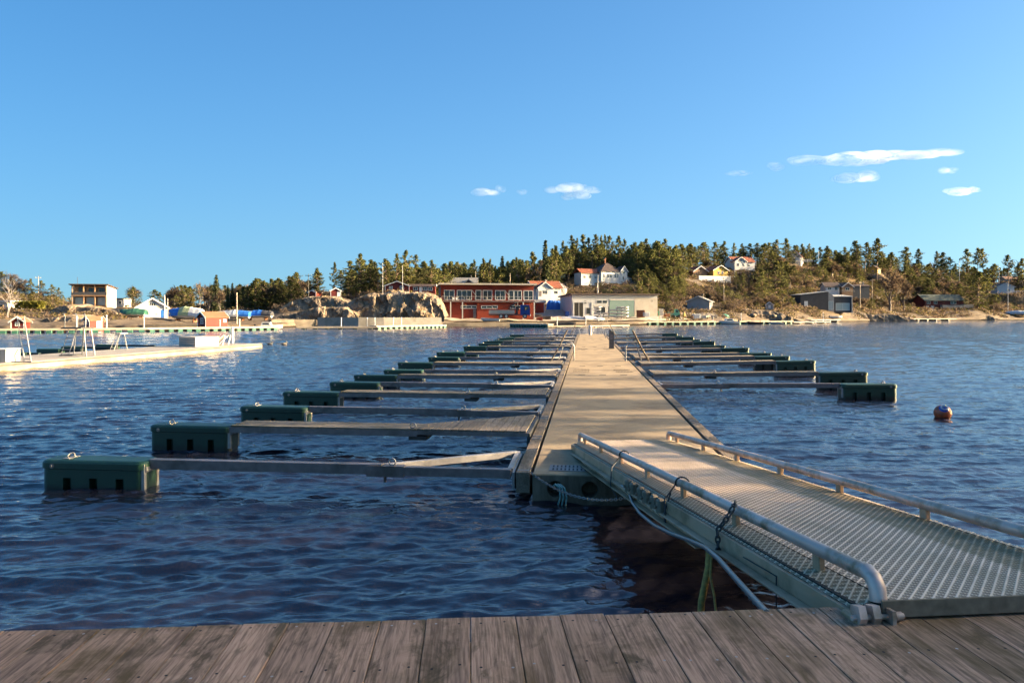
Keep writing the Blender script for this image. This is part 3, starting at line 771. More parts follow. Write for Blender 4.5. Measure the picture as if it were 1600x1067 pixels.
ground_sheet('yard_ground', dense([(690, 154, 172), (760, 157, 182), (870, 162, 192), (905, 161, 186), (1000, 170, 192), (1060, 188, 206), (1120, 208, 215)]), 'gravel')

# ------------------------------------------------------------------ rock outcrops
def rock_mat():
    t = NT('granite')
    n1 = t.noise(t.mapping((1, 1, .5)), .55, 7, .7, .4); n2 = t.noise(t.coord(), 2.6, 6, .7); n3 = t.noise(t.mapping((1.2, 1.2, .35)), .9, 5, .65, .8)
    c = t.ramp(n1, [(.28, (.075, .055, .04)), (.45, (.165, .125, .09)), (.6, (.255, .20, .15)), (.75, (.13, .095, .065))])
    c = t.mix(t.ramp(n2, [(.4, .0), (.7, .5)]), c, (.17, .13, .095))
    c = t.mix(t.ramp(n3, [(.56, .0), (.66, .75)]), c, (.05, .04, .03))
    g = t.noise(t.coord(), .35, 5, .6); up = t.sep(t.geo('Normal'))[2]
    gr = t.math('MULTIPLY', t.ramp(g, [(.5, 0.0), (.6, .9)]), t.ramp(up, [(.5, 0.0), (.8, 1.0)]))
    c = t.mix(gr, c, (.22, .14, .055))
    t.bump(n2, .8, .25); return t.set(Base_Color=c, Roughness=.9, Specular_IOR_Level=.15)
rock_mat()
def outcrop(label, prof, Y, depth, ybase, seed, lumps=1.0, lean=.25, group=None):
    px0, px1 = prof[0][0], prof[-1][0]; nx = max(24, int((px1 - px0) * .9)); nf, nb = 22, 18
    pp = [p[0] for p in prof]; pt = [p[1] for p in prof]; vs = []
    for i in range(nx + 1):
        px = px0 + (px1 - px0) * i / nx; zt = ZP(float(np.interp(px, pp, pt)), Y); zb = ZP(ybase, Y) - 1.5; H = zt - zb
        for j in range(nf + nb + 1):
            if j <= nf:
                f = j / nf; z = zb + H * (1 - (1 - f) ** 1.25) * .93; y = Y + lean * H * f ** 1.5
            else:
                f = (j - nf) / nb; z = zb + H * (.93 + .07 * math.sin(min(1, f * 2.5) * math.pi / 2)) - H * .85 * max(0, f - .5) * 2 * .6; y = Y + lean * H + depth * f
            x = XP(px, Y) * (1 + .0 * f); q = Vector((x * .16 + seed, y * .16, z * .22))
            d = mnoise.fractal(q, .9, 2.1, 5) * 1.1 * lumps; e = abs(mnoise.noise(Vector((x * .45 + seed, y * .1, z * .12)))) * -.7 * lumps + .2
            wx = x + .9 * mnoise.noise(q * 2.2); wz = z + .7 * mnoise.noise(q * 2.6 + Vector((5, 1, 2)))
            c = (mnoise.cell(Vector((wx * .30 + seed, y * .12, wz * .42 + .35 * wx))) * .9 + mnoise.cell(Vector((wx * .75 + seed, y * .3, wz * .95 - .5 * wx))) * .45 - .5) * lumps
            w = min(1, min(i, nx - i) / 4.0)
            if j <= nf: y -= (d * .8 + e + c * .55) * w; z += .35 * d * w * (j / nf)
            else: z += .55 * d * w + .35 * c * w
            vs.append((x, y, z))
    n = nf + nb + 1; fs = [(i * n + j, (i + 1) * n + j, (i + 1) * n + j + 1, i * n + j + 1) for i in range(nx) for j in range(n - 1)]
    mb = MB(); mb.add(vs, fs, 0, None, False); o = mb.build('rock_outcrop', [MAT['granite']], None, False)
    return tag(o, label, 'rock', group or 'rock outcrops along the far shore')
outcrop('large grey brown cliff with steep shaded face beside the red boathouse', [(536, 488), (540, 468), (552, 461), (566, 458), (585, 455), (600, 453), (625, 455), (652, 455), (668, 457), (680, 462), (688, 474), (694, 494)], 151, 26, 499, 3.3, 1.0)
outcrop('broken lower cliff ledge left of the large cliff above the quay wall', [(424, 499), (436, 492), (452, 488), (470, 484), (490, 481), (515, 478), (535, 478), (550, 484), (556, 492)], 147, 16, 500, 8.1, .8)
outcrop('rounded bare rock dome with heath behind the lower cliff ledge', [(430, 494), (438, 478), (450, 469), (468, 464), (490, 461), (512, 460), (530, 464), (544, 472), (552, 484)], 162, 22, 494, 14.7, .7)
outcrop('smooth grey rock hump between the two little red boat sheds', [(42, 512), (50, 502), (62, 496), (80, 492), (105, 492), (122, 497), (134, 505), (140, 513)], 115, 12, 514, 21.2, .45)
outcrop('low dark rock ledge at the far left shore edge', [(-60, 508), (-30, 498), (0, 496), (22, 499), (36, 505), (44, 513)], 116, 10, 514, 27.2, .45)
outcrop('rough boulder ledge with dry grass below the wooden modern house', [(68, 490), (80, 479), (100, 476), (125, 478), (150, 480), (175, 484), (200, 492)], 138, 14, 494, 31.9, .6)
outcrop('long low ochre rock point sloping into water left of the dark modern house', [(1086, 497), (1100, 489), (1130, 484), (1165, 482), (1200, 483), (1222, 488), (1240, 495), (1256, 503)], 226, 14, 503, 36.4, .6)
outcrop('pale ribbed rock bank in front of the dark modern house', [(1270, 500), (1282, 490), (1300, 485), (1325, 482), (1345, 486), (1370, 491), (1400, 490), (1420, 494), (1432, 499)], 282, 14, 501, 41.0, .7)
outcrop('low flat shore rock below the dark red cottage', [(1425, 499), (1450, 494), (1480, 492), (1510, 492), (1540, 490), (1556, 495), (1562, 499)], 345, 14, 500, 47.5, .6)
outcrop('dark shore rock under the upturned boat at far right', [(1550, 499), (1566, 490), (1590, 486), (1620, 482), (1660, 488), (1690, 499)], 372, 16, 500, 52.0, .7)
outcrop('bare grey rock slab on the slope right of the white villa', [(960, 460), (975, 448), (990, 444), (1010, 450), (1025, 458), (1040, 470)], 245, 18, 470, 58.4, .6)

# ------------------------------------------------------------------ trees
def leaf_mat(name, a, b, c, rough=.75):
    t = NT(name); isl = t.geo('Random Per Island'); oi = t.new('ShaderNodeObjectInfo')
    col = t.ramp(isl, [(.0, a), (.5, b), (1.0, c)])
    v = t.math('MULTIPLY_ADD', oi.outputs['Random'], .5, .75)
    col = t.mix(1.0, col, _grey(t, v), 'MULTIPLY')
    t.set(Base_Color=col, Roughness=rough, Specular_IOR_Level=.15)
    tl = t.new('ShaderNodeBsdfTranslucent'); ms = t.new('ShaderNodeMixShader'); ms.inputs[0].default_value = .35     # thin leaves let some light through
    t.link(col, tl.inputs[0]); t.link(t.b.outputs[0], ms.inputs[1]); t.link(tl.outputs[0], ms.inputs[2]); t.link(ms.outputs[0], t.n['Material Output'].inputs[0])
    return t.m
leaf_mat('pine_needles', (.045, .052, .018), (.092, .095, .029), (.16, .148, .042))
leaf_mat('spruce_needles', (.035, .045, .02), (.06, .07, .03), (.10, .105, .045))
leaf_mat('olive_scrub', (.05, .045, .016), (.10, .085, .028), (.17, .13, .045))
leaf_mat('brown_scrub', (.075, .054, .036), (.125, .088, .058), (.19, .135, .09))
leaf_mat('twigs', (.10, .068, .046), (.16, .11, .075), (.24, .165, .11))
leaf_mat('birch_twigs', (.22, .18, .145), (.32, .27, .225), (.40, .34, .285))
leaf_mat('hedge_leaves', (.10, .10, .015), (.15, .14, .025), (.19, .17, .03))
surf('pine_bark', (.20, .125, .075), (.11, .075, .05), 4, .9)
surf('grey_bark', (.17, .14, .115), (.10, .08, .065), 4, .9)
surf('birch_bark', (.42, .37, .32), (.26, .22, .19), 3, .85)
def tuft(mb, c, r, n, size, rnd, mat=0, flat=.4):
    for _ in range(n):
        while True:
            p = Vector((rnd.uniform(-1, 1), rnd.uniform(-1, 1), rnd.uniform(-1, 1)))
            if p.length < 1: break
        q = Vector((c[0] + p.x * r, c[1] + p.y * r, c[2] + p.z * r * flat))
        s = size * rnd.uniform(.6, 1.3); a = Vector((rnd.gauss(0, 1), rnd.gauss(0, 1), rnd.gauss(0, .6))).normalized(); b = a.orthogonal().normalized(); b.rotate(Matrix.Rotation(rnd.uniform(0, 6.3), 3, a))
        mb.add([q - a * s, q + b * s * .55, q + a * s, q - b * s * .55], [(0, 1, 2, 3)], mat)
class Proto:
    def __init__(s, trunk, tm, crown, cm, h, w):
        s.t = trunk.mesh('trunk', [MAT[tm]], False); s.c = crown.mesh('crown', [MAT[cm]], False); s.h = h; s.w = w
def mk_pine(seed, h, w, bare, dense=1.0, cm='pine_needles', layers=None):
    rnd = random.Random(seed); T = MB(); C = MB(); lean = rnd.uniform(-.06, .06) * h
    tr = [(lean * f * f + .012 * h * math.sin(f * 5 + seed), .012 * h * math.sin(f * 4), h * f) for f in (0, .25, .5, .75, .97)]
    T.tube(tr, [.028 * h * .6, .014 * h, .011 * h, .007 * h, .002 * h], 6)
    n = int((layers or 34) * dense)
    for k in range(n):
        f = bare + (1 - bare) * (k + rnd.random()) / n; g = (f - bare) / (1 - bare)
        rad = w * .5 * (math.sin(math.pi * min(1, .16 + g * .84)) ** .7) * rnd.uniform(.35, 1.08)
        if g > .85: rad *= .55
        an = rnd.uniform(0, 6.283); x0 = lean * f * f; z = h * f; e = Vector((x0 + math.cos(an) * rad, math.sin(an) * rad, z + rad * rnd.uniform(-.05, .35)))
        if e.z > h * .985: e.z = h * .985
        T.tube([(x0, 0, z - .04 * h), (x0 + math.cos(an) * rad * .5, math.sin(an) * rad * .5, z), e], [.006 * h, .004 * h, .0015 * h], 4)
        for q in range(5):                            # sprays of needles along the limb, thickest at its tip
            fq = rnd.uniform(.35, 1.05); rr = h * rnd.uniform(.022, .05) * (.6 + .5 * fq)
            c = (x0 + math.cos(an + rnd.gauss(0, .16)) * rad * fq, math.sin(an + rnd.gauss(0, .16)) * rad * fq, z + (e.z - z) * fq + h * rnd.gauss(0, .012))
            tuft(C, c, rr * 1.5, 8, h * .0195, rnd, 0, .38)
    tuft(C, (lean, 0, h * .965), h * .045, 22, h * .022, rnd, 0, .75)
    return Proto(T, 'pine_bark', C, cm, h, w)
def mk_spruce(seed, h, w, cm='spruce_needles', base=.06):
    rnd = random.Random(seed); T = MB(); C = MB(); T.tube([(0, 0, 0), (0, 0, h * .5), (0, 0, h)], [.018 * h, .011 * h, .001 * h], 6)
    n = 24
    for k in range(n):
        f = base + (1 - base) * k / n; rad = w * .5 * (1 - f) ** .85 * rnd.uniform(.75, 1.15); m = max(3, int(11 * (1 - f) + 3))
        for q in range(m):
            an = 6.283 * q / m + rnd.uniform(-.3, .3); r2 = rad * rnd.uniform(.55, 1.05)
            for s_ in (.45, .75, 1.0):
                tuft(C, (math.cos(an) * r2 * s_, math.sin(an) * r2 * s_, h * f - r2 * s_ * .28 + .01 * h), h * .03, 4, h * .024, rnd, 0, .5)
    tuft(C, (0, 0, h * .97), h * .015, 8, h * .02, rnd, 0, 1.6)
    return Proto(T, 'grey_bark', C, cm, h, w)
def mk_bare(seed, h, w, bark='grey_bark', tw='twigs', ntw=7, fork=.22, thick=.02, tww=.0035):
    rnd = random.Random(seed); T = MB(); C = MB()
    def grow(p, d, l, r, lev):
        q = p + d * l; mid = p + d * l * .5 + Vector((rnd.gauss(0, 1), rnd.gauss(0, 1), 0)) * l * .05
        T.tube([p, mid, q], [r, r * .85, r * .65], 5 if lev < 2 else 3)
        if lev >= 4 or r < .0012 * h:
            for _ in range(ntw):
                dd = (d + Vector((rnd.gauss(0, .6), rnd.gauss(0, .6), rnd.gauss(0.1, .45)))).normalized(); L_ = h * rnd.uniform(.04, .10); s0 = p.lerp(q, rnd.uniform(.1, 1)); sd = dd.orthogonal().normalized() * h * tww
                C.add([s0 - sd, s0 + sd, s0 + dd * L_], [(0, 1, 2)], 0)
                e2 = s0 + dd * L_ * .5; d3 = (dd + Vector((rnd.gauss(0, .7), rnd.gauss(0, .7), rnd.gauss(0, .5)))).normalized(); C.add([e2 - sd * .7, e2 + sd * .7, e2 + d3 * L_ * .7], [(0, 1, 2)], 0)
            return
        for k in range(rnd.choice((2, 3, 3)) if lev else rnd.choice((3, 4, 5))):
            nd = (d + Vector((rnd.gauss(0, .5), rnd.gauss(0, .5), rnd.gauss(.05, .25))) * (w / h + .25)).normalized()
            grow(p.lerp(q, rnd.uniform(.55, 1.0)), nd, l * rnd.uniform(.62, .85), r * rnd.uniform(.5, .66), lev + 1)
    grow(Vector((0, 0, 0)), Vector((rnd.gauss(0, .04), rnd.gauss(0, .04), 1)).normalized(), h * (fork + .06), h * thick, 0)
    zs = [v[2] for v in C.v]; k = h / max(zs)
    for m in (T, C): m.v = [(a * k, b * k, c * k) for a, b, c in m.v]
    xs = [v[0] for v in C.v]
    return Proto(T, bark, C, tw, h, max(xs) - min(xs))
def mk_bush(seed, h, w, cm, n=16, twig=None):
    rnd = random.Random(seed); T = MB(); C = MB()
    for k in range(7): a = rnd.uniform(0, 6.3); T.tube([(0, 0, -.1 * h), (math.cos(a) * w * .15, math.sin(a) * w * .15, h * .3), (math.cos(a) * w * .33, math.sin(a) * w * .33, h * rnd.uniform(.5, .85))], [.02 * h, .014 * h, .004 * h], 4)
    for k in range(n):
        a = rnd.uniform(0, 6.3); rr = w * .5 * math.sqrt(rnd.random()) * .8; z = h * rnd.uniform(.12, .85) * (1 - .5 * (rr / (w * .5)) ** 2)
        tuft(C, (math.cos(a) * rr, math.sin(a) * rr, z), h * .22, 30, h * .055, rnd, 0, .8)
    return Proto(T, 'grey_bark', C, cm, h, w)
PR = {
 'pine': [mk_pine(1, 14, 7.5, .26, 1.3), mk_pine(2, 14, 8.5, .20, 1.5), mk_pine(3, 14, 6.5, .34, 1.2), mk_pine(4, 14, 9.0, .16, 1.6), mk_pine(5, 14, 7.0, .38, 1.15), mk_pine(6, 14, 8.0, .14, 1.55)],
 'fullpine': [mk_pine(11, 10, 8.5, .05, 2.1), mk_pine(12, 10, 7.5, .08, 1.9), mk_pine(13, 10, 9.5, .03, 2.3)],
 'umbrella': [mk_pine(21, 14, 8.5, .56, 1.2), mk_pine(22, 14, 7.0, .52, 1.1), mk_pine(23, 14, 6.0, .48, 1.05)],
 'spruce': [mk_spruce(31, 14, 5.5), mk_spruce(32, 14, 4.6)],
 'thuja': [mk_spruce(35, 6, 3.6, 'olive_scrub', .0)],
 'bare': [mk_bare(41, 12, 8), mk_bare(42, 12, 7), mk_bare(43, 12, 9)],
 'winter': [mk_bare(45, 12, 6, 'grey_bark', 'twigs', 5, .22, .026, .0045), mk_bare(46, 12, 5, 'grey_bark', 'twigs', 5, .26, .024, .0045)],
 'birch': [mk_bare(51, 11, 8, 'birch_bark', 'birch_twigs', 3, .2, .014, .0025)],
 'brown': [mk_bare(61, 8, 8, 'grey_bark', 'brown_scrub', 12, .12, .02, .005), mk_bare(62, 8, 8, 'grey_bark', 'brown_scrub', 12, .1, .02, .005)],
 'bush': [mk_bush(71, 3, 4.5, 'olive_scrub'), mk_bush(72, 3, 4, 'pine_needles'), mk_bush(73, 3, 5, 'olive_scrub', 22)],
 'brush': [mk_bush(75, 3, 4.5, 'brown_scrub'), mk_bush(76, 3, 4, 'brown_scrub', 20)],
}
KIND = {'pine': ('pine_tree', 'pine'), 'fullpine': ('pine_tree', 'pine'), 'umbrella': ('pine_tree', 'pine'), 'spruce': ('spruce_tree', 'spruce'), 'thuja': ('conifer_shrub', 'shrub'),
        'bare': ('bare_tree', 'tree'), 'winter': ('bare_tree', 'tree'), 'birch': ('birch_tree', 'tree'), 'brown': ('bare_tree', 'tree'), 'bush': ('bush', 'bush'), 'brush': ('bush', 'bush')}
trnd = random.Random(99)
def tree(kind, loc, h, label, w=None, group=None, pick=None):
    p = PR[kind][trnd.randrange(len(PR[kind])) if pick is None else pick % len(PR[kind])]
    nm, cat = KIND[kind]; o = thing(nm, label, cat, loc, trnd.uniform(0, 6.28), group)
    sz = h / p.h; sx = (w / p.w) if w else sz * trnd.uniform(.9, 1.12); o.scale = (sx, sx, sz)
    for me, n in ((p.t, 'trunk'), (p.c, 'crown')):
        c = bpy.data.objects.new(n, me); COL.objects.link(c); c.parent = o
    return o
def ptree(kind, px, ytop, Y, label, wpx=None, group=None, ybase=None, pick=None):
    z0 = gz(px, Y) if ybase is None else ZP(ybase, Y)
    h = ZP(ytop, Y) - z0
    if h < 1.2: h = 1.2
    return tree(kind, (XP(px, Y), Y, z0 - .15), h, label, None if wpx is None else wpx / F * Y, group, pick)
KW = {'pine': 'pine', 'fullpine': 'bushy pine', 'umbrella': 'bare stemmed pine', 'spruce': 'pointed spruce', 'bare': 'leafless tree', 'brown': 'reddish brown leafless tree'}
def row(zone, grp, lst, Yd):                           # trees along a skyline, told apart by counting from the left
    cnt = {}
    tot = {}
    for e in lst: tot[e[0]] = tot.get(e[0], 0) + 1
    for e in sorted(lst, key=lambda e: e[1]):
        k = e[0]; cnt[k] = cnt.get(k, 0) + 1
        lab = f'{ORD[cnt[k] - 1]} {KW[k]} from left {zone}' if tot[k] > 1 else f'{KW[k]} {zone}'
        ptree(k, e[1], e[2], e[4] if len(e) > 4 else Yd(e[1]), lab, e[3] if len(e) > 3 else None, grp)

# ------------------------------------------------------------------ where the trees stand
row('on the far left hill top', 'trees on the far left hill', [('fullpine', 2, 424, 30), ('bare', 12, 418, 22), ('brown', 30, 427, 30), ('fullpine', 48, 435, 20), ('fullpine', 64, 438, 22), ('brown', 40, 440, 26), ('fullpine', 80, 444, 22), ('fullpine', 92, 449, 16), ('fullpine', 100, 462, 14), ('brown', 20, 444, 30), ('fullpine', 34, 448, 24), ('brown', 66, 452, 26), ('fullpine', 52, 456, 22), ('brown', 84, 458, 22), ('brown', 6, 446, 26), ('fullpine', 18, 432, 26)], lambda p: 215)
ptree('birch', 14, 426, 122, 'pale leafless birch beside the left red boat shed', 36, None, 505)
row('between the boatyard and the cliff', 'trees behind the boatyard', [('spruce', 338, 428, 24, 176), ('bare', 312, 436, 30, 172), ('spruce', 356, 444, 10), ('spruce', 363, 441, 13), ('pine', 371, 452, 14), ('brown', 326, 448, 22, 168), ('brown', 344, 446, 26, 168), ('pine', 399, 438, 22), ('pine', 414, 438, 18), ('bare', 428, 434, 14), ('pine', 440, 437, 14), ('pine', 456, 431, 24), ('pine', 428, 446, 24), ('fullpine', 408, 458, 30), ('fullpine', 432, 460, 26), ('fullpine', 388, 466, 18)], lambda p: 190)
ptree('thuja', 301, 454, 160, 'dense conical evergreen shrub behind the blue and green covered boat', 15, None, 484)
row('in the low trees behind the white boathouse', 'trees behind the white boathouse', [('umbrella', 240, 452, 22), ('fullpine', 250, 456, 20), ('fullpine', 274, 460, 22), ('fullpine', 286, 466, 16), ('brown', 262, 466, 24)], lambda p: 190)
row('on the cliff above the concrete quay', 'trees on the cliff', [('pine', 497, 419, 24), ('pine', 522, 410, 18), ('pine', 534, 422, 24), ('pine', 545, 430, 22), ('fullpine', 563, 396, 34), ('fullpine', 578, 412, 30), ('pine', 585, 408, 16), ('pine', 603, 404, 28), ('fullpine', 620, 396, 26), ('fullpine', 634, 391, 34), ('pine', 648, 398, 24), ('pine', 662, 408, 22), ('fullpine', 674, 406, 30), ('fullpine', 556, 424, 28), ('fullpine', 590, 424, 26), ('fullpine', 655, 420, 26), ('fullpine', 688, 422, 22)], lambda p: 178 + (p * 7 % 19))
row('behind the red boathouse roof', 'trees behind the red boathouse', [('pine', 697, 416, 18), ('pine', 710, 413, 14), ('pine', 722, 412, 16), ('pine', 741, 406, 16), ('pine', 756, 404, 20), ('pine', 766, 405, 16), ('spruce', 785, 399, 22), ('pine', 795, 414, 18), ('pine', 808, 402, 16), ('pine', 818, 406, 18), ('pine', 833, 393, 20), ('bare', 842, 400, 18), ('spruce', 852, 374, 24), ('pine', 862, 388, 18), ('pine', 869, 385, 16), ('pine', 728, 424, 16), ('pine', 774, 416, 18), ('bare', 826, 412, 16), ('pine', 846, 410, 22)], lambda p: 235 + (p * 7 % 23))
row('in the tall wood behind the white villa', 'tall trees behind the white villa', [('pine', 868, 384, 20), ('pine', 880, 377, 18), ('pine', 893, 368, 20), ('pine', 902, 372, 14), ('pine', 912, 366, 20), ('pine', 921, 371, 16), ('pine', 930, 366, 18), ('pine', 938, 369, 16), ('pine', 945, 367, 16), ('umbrella', 953, 368, 18), ('umbrella', 967, 369, 18), ('pine', 976, 374, 20), ('pine', 986, 382, 18), ('pine', 1003, 378, 20), ('pine', 1010, 373, 22), ('pine', 1026, 376, 18), ('umbrella', 1037, 373, 16), ('pine', 1046, 388, 18)], lambda p: 285 + (p * 11 % 20))
def fill(kind_w, n, px0, px1, Ya, Yb, hr, label, grp, seed, avoid=(), mass=None):
    B = []
    rnd = random.Random(seed); kinds = [k for k, w in kind_w for _ in range(w)]; c = 0
    for _ in range(n * 6):
        if c >= n: break
        px = rnd.uniform(px0, px1); Y = rnd.uniform(Ya, Yb) if not callable(Ya) else rnd.uniform(Ya(px), Yb(px)); z = gz(px, Y); h = rnd.uniform(*hr)
        yb = HY + (CZ - z) * F / Y; yt = yb - h * F / Y
        bad = False
        for (a, b, t, bt, Yh) in avoid:                # keep windows and walls in view, and never grow through a house
            if a - 4 < px < b + 4 and Y < Yh + 8 and yt < bt and yb > t: bad = True
        if bad: continue
        c += 1
        if mass is None: tree(rnd.choice(kinds), (XP(px, Y), Y, z - .2), h, label, None, grp); continue
        p = PR[(kk := rnd.choice(kinds))][rnd.randrange(len(PR[kk]))]; sz = h / p.h
        M = Matrix.Translation((XP(px, Y), Y, z - .2)) @ Matrix.Rotation(rnd.uniform(0, 6.28), 4, 'Z') @ Matrix.Diagonal((sz * rnd.uniform(.9, 1.15), sz, sz, 1))
        B += [(p.t, M), (p.c, M)]
    if mass is not None:                               # a far wood that reads as one mass: one object
        vs = []; li = []; ls = []; mi = []; mats = []; off = 0; lo = 0
        for me, M in B:
            a = np.empty(len(me.vertices) * 3, np.float32); me.vertices.foreach_get('co', a); a = a.reshape(-1, 3) @ np.array(M.to_3x3()).T + np.array(M.translation); vs.append(a)
            q = np.empty(len(me.loops), np.int32); me.loops.foreach_get('vertex_index', q); li.append(q + off); s0 = np.empty(len(me.polygons), np.int32); me.polygons.foreach_get('loop_start', s0); ls.append(s0 + lo)
            m = me.materials[0]
            if m not in mats: mats.append(m)
            mi.append(np.full(len(me.polygons), mats.index(m), np.int32)); off += len(a); lo += len(q)
        vs = np.concatenate(vs); li = np.concatenate(li); ls = np.concatenate(ls); mi = np.concatenate(mi); me = bpy.data.meshes.new(mass)
        me.vertices.add(len(vs)); me.vertices.foreach_set('co', vs.astype(np.float32).ravel()); me.loops.add(len(li)); me.loops.foreach_set('vertex_index', li); me.polygons.add(len(ls)); me.polygons.foreach_set('loop_start', ls)
        for m in mats: me.materials.append(m)
        me.polygons.foreach_set('material_index', mi); me.update(); o = bpy.data.objects.new(mass, me); COL.objects.link(o); tag(o, label, 'wood', None, 'stuff')
AV = [(893, 988, 406, 442, 268), (1072, 1142, 408, 440, 300), (1132, 1180, 400, 422, 330), (1236, 1262, 393, 412, 350), (828, 884, 436, 464, 232), (880, 1024, 458, 498, 200), (684, 832, 440, 500, 190),
      (1064, 1130, 460, 482, 228), (1240, 1330, 454, 492, 275), (1280, 1358, 434, 458, 312), (1352, 1390, 410, 432, 392), (1428, 1512, 448, 484, 368), (1546, 1588, 438, 462, 420), (1555, 1605, 430, 446, 488), (1195, 1210, 468, 484, 240), (830, 852, 464, 490, 185), (850, 884, 466, 486, 185)]
fill([('pine', 4), ('fullpine', 3)], 110, 862, 1058, 262, 300, (8, 14), 'dense pine wood filling the hill behind the white villa', 'lower pines of the villa wood', 1, AV, mass='woodland')
fill([('fullpine', 3), ('pine', 1)], 22, 985, 1062, 225, 262, (5, 9), 'bushy pine on the slope right of the white villa', 'bushy pines right of the villa', 2, AV)
fill([('bush', 3), ('brush', 2)], 34, 875, 1070, 202, 250, (2.2, 4.2), 'bush on the slope between the white villa and the grey boat hall', 'bushes below the villa', 3, AV)
fill([('brush', 3), ('bush', 1)], 10, 700, 880, 195, 225, (2, 3.6), 'bush by the small white house behind the red building', 'bushes behind the red boathouse', 4, AV)
row('on the ridge by the yellow house', 'trees on the ridge by the yellow house', [('pine', 1064, 386, 22), ('pine', 1076, 387, 14), ('pine', 1086, 386, 18), ('pine', 1105, 393, 18), ('pine', 1116, 394, 18), ('pine', 1131, 377, 20), ('pine', 1146, 380, 14), ('pine', 1158, 381, 18), ('umbrella', 1174, 388, 14), ('umbrella', 1182, 387, 12), ('pine', 1192, 396, 14), ('pine', 1204, 392, 12)], lambda p: 345 + (p * 7 % 13))
fill([('fullpine', 3), ('pine', 2), ('brown', 3)], 60, 1056, 1245, lambda p: ctl(p)[6] + 6, lambda p: ctl(p)[8] - 10, (5.5, 10), 'tree on the mixed wooded slope below the yellow house', 'mixed trees on the middle slope', 5, AV)
fill([('brown', 4), ('brush', 2), ('bush', 2)], 40, 1095, 1245, lambda p: ctl(p)[4] + 8, lambda p: ctl(p)[6] + 10, (2.2, 6), 'shrub on the bank behind the long ochre rock point', 'shrubs on the middle bank', 6, AV)
ptree('fullpine', 1212, 408, 275, 'big dark pine leaning over the middle slope beside the tall pole', 46, None, 470)
ptree('fullpine', 1192, 425, 262, 'lower dark pine in front of the big leaning pine on the middle slope', 34, None, 474)
row('on the ridge above the black house', 'trees on the ridge above the dark modern house', [('pine', 1227, 373, 26), ('umbrella', 1245, 383, 12), ('umbrella', 1255, 381, 12), ('umbrella', 1265, 381, 12), ('umbrella', 1283, 386, 12), ('umbrella', 1291, 384, 12), ('pine', 1304, 393, 18), ('pine', 1320, 386, 18), ('umbrella', 1340, 376, 24), ('umbrella', 1352, 379, 22), ('umbrella', 1370, 373, 26), ('pine', 1392, 394, 18), ('pine', 1312, 398, 22)], lambda p: 372 + (p * 7 % 15))
fill([('fullpine', 3), ('pine', 2), ('brown', 1)], 62, 1222, 1420, lambda p: ctl(p)[6] + 12, lambda p: ctl(p)[8] - 4, (6, 10), 'tree covering the slope behind the dark modern house', 'trees behind the dark modern house', 7, AV)
fill([('brush', 2), ('bush', 2), ('brown', 2)], 30, 1262, 1440, lambda p: ctl(p)[4] + 14, lambda p: ctl(p)[6] + 8, (2.5, 5.5), 'shrub beside the dark modern house', 'shrubs round the dark modern house', 8, AV)
ptree('brown', 1390, 410, 322, 'broad reddish brown leafless tree right of the dark modern house', 66, None, 488)
ptree('brown', 1412, 430, 330, 'smaller brown leafless tree left of the dark red cottage', 40, None, 488)
row('on the ridge behind the dark red cottage', 'trees on the right ridge', [('umbrella', 1413, 386, 20), ('umbrella', 1434, 389, 16), ('brown', 1456, 407, 26), ('umbrella', 1463, 393, 14), ('umbrella', 1472, 394, 16), ('pine', 1486, 402, 20), ('umbrella', 1513, 389, 18), ('umbrella', 1527, 388, 20), ('umbrella', 1537, 388, 14), ('pine', 1553, 412, 18), ('umbrella', 1576, 398, 18), ('pine', 1598, 404, 20), ('pine', 1590, 412, 20), ('pine', 1612, 402, 24), ('pine', 1640, 410, 24)], lambda p: 452 + (p * 7 % 17))
fill([('fullpine', 3), ('pine', 2), ('brown', 2)], 150, 1405, 1680, lambda p: ctl(p)[6] + 12, lambda p: ctl(p)[8] - 6, (7, 11), 'mixed wood on the slope behind the dark red cottage', 'trees behind the dark red cottage', 9, AV, mass='woodland')
ptree('fullpine', 1528, 425, 362, 'huge dark spreading pine right of the dark red cottage', 62, None, 484)
ptree('umbrella', 1553, 460, 352, 'small yellowish pine on the shore right of the dark red cottage', 26, None, 495)
fill([('brush', 2), ('bush', 1)], 14, 1420, 1640, lambda p: ctl(p)[4] + 4, lambda p: ctl(p)[6] + 4, (2, 4), 'low shrub along the right shore bank', 'shrubs on the right shore bank', 10, AV)
fill([('brush', 3), ('bush', 2), ('fullpine', 1)], 26, -40, 205, 150, 196, (1.5, 4), 'bush on the slope around the wooden modern house', 'bushes on the far left slope', 12, [(118, 200, 440, 482, 160)])
fill([('brush', 3), ('bush', 2)], 12, 430, 560, 166, 182, (1.2, 2.6), 'low bush behind the cliff ledges', 'bushes on the cliff', 13)
fill([('fullpine', 2), ('brown', 2), ('pine', 2)], 60, 205, 500, 205, 262, (5, 9), 'low wood far behind the left boatyard', 'far low trees behind the boatyard', 14, [(215, 260, 466, 480, 262)], mass='woodland')
AV2 = [(596, 680, 434, 458, 180), (512, 538, 448, 466, 178), (484, 502, 452, 466, 182)]
fill([('fullpine', 3), ('pine', 3)], 70, 545, 700, 186, 232, (6, 11), 'thick belt of pines behind the top of the large cliff', 'thick pines on the cliff', 21, AV2, mass='woodland')
fill([('fullpine', 2), ('pine', 2), ('brown', 1)], 44, 372, 470, 186, 226, (5, 9), 'dark thicket of trees left of the rock dome', 'thicket left of the rock dome', 22, mass='woodland')
fill([('pine', 3), ('fullpine', 3), ('bare', 1)], 80, 690, 872, 240, 282, (7, 12), 'belt of mixed wood behind the red building roof', 'wood behind the red building', 23, AV, mass='woodland')
fill([('bush', 2), ('brush', 3)], 22, 885, 1000, 236, 256, (1.6, 3.2), 'low bush at the foot of the white villa', 'bushes at the foot of the villa', 24, [(893, 988, 406, 434, 268)])
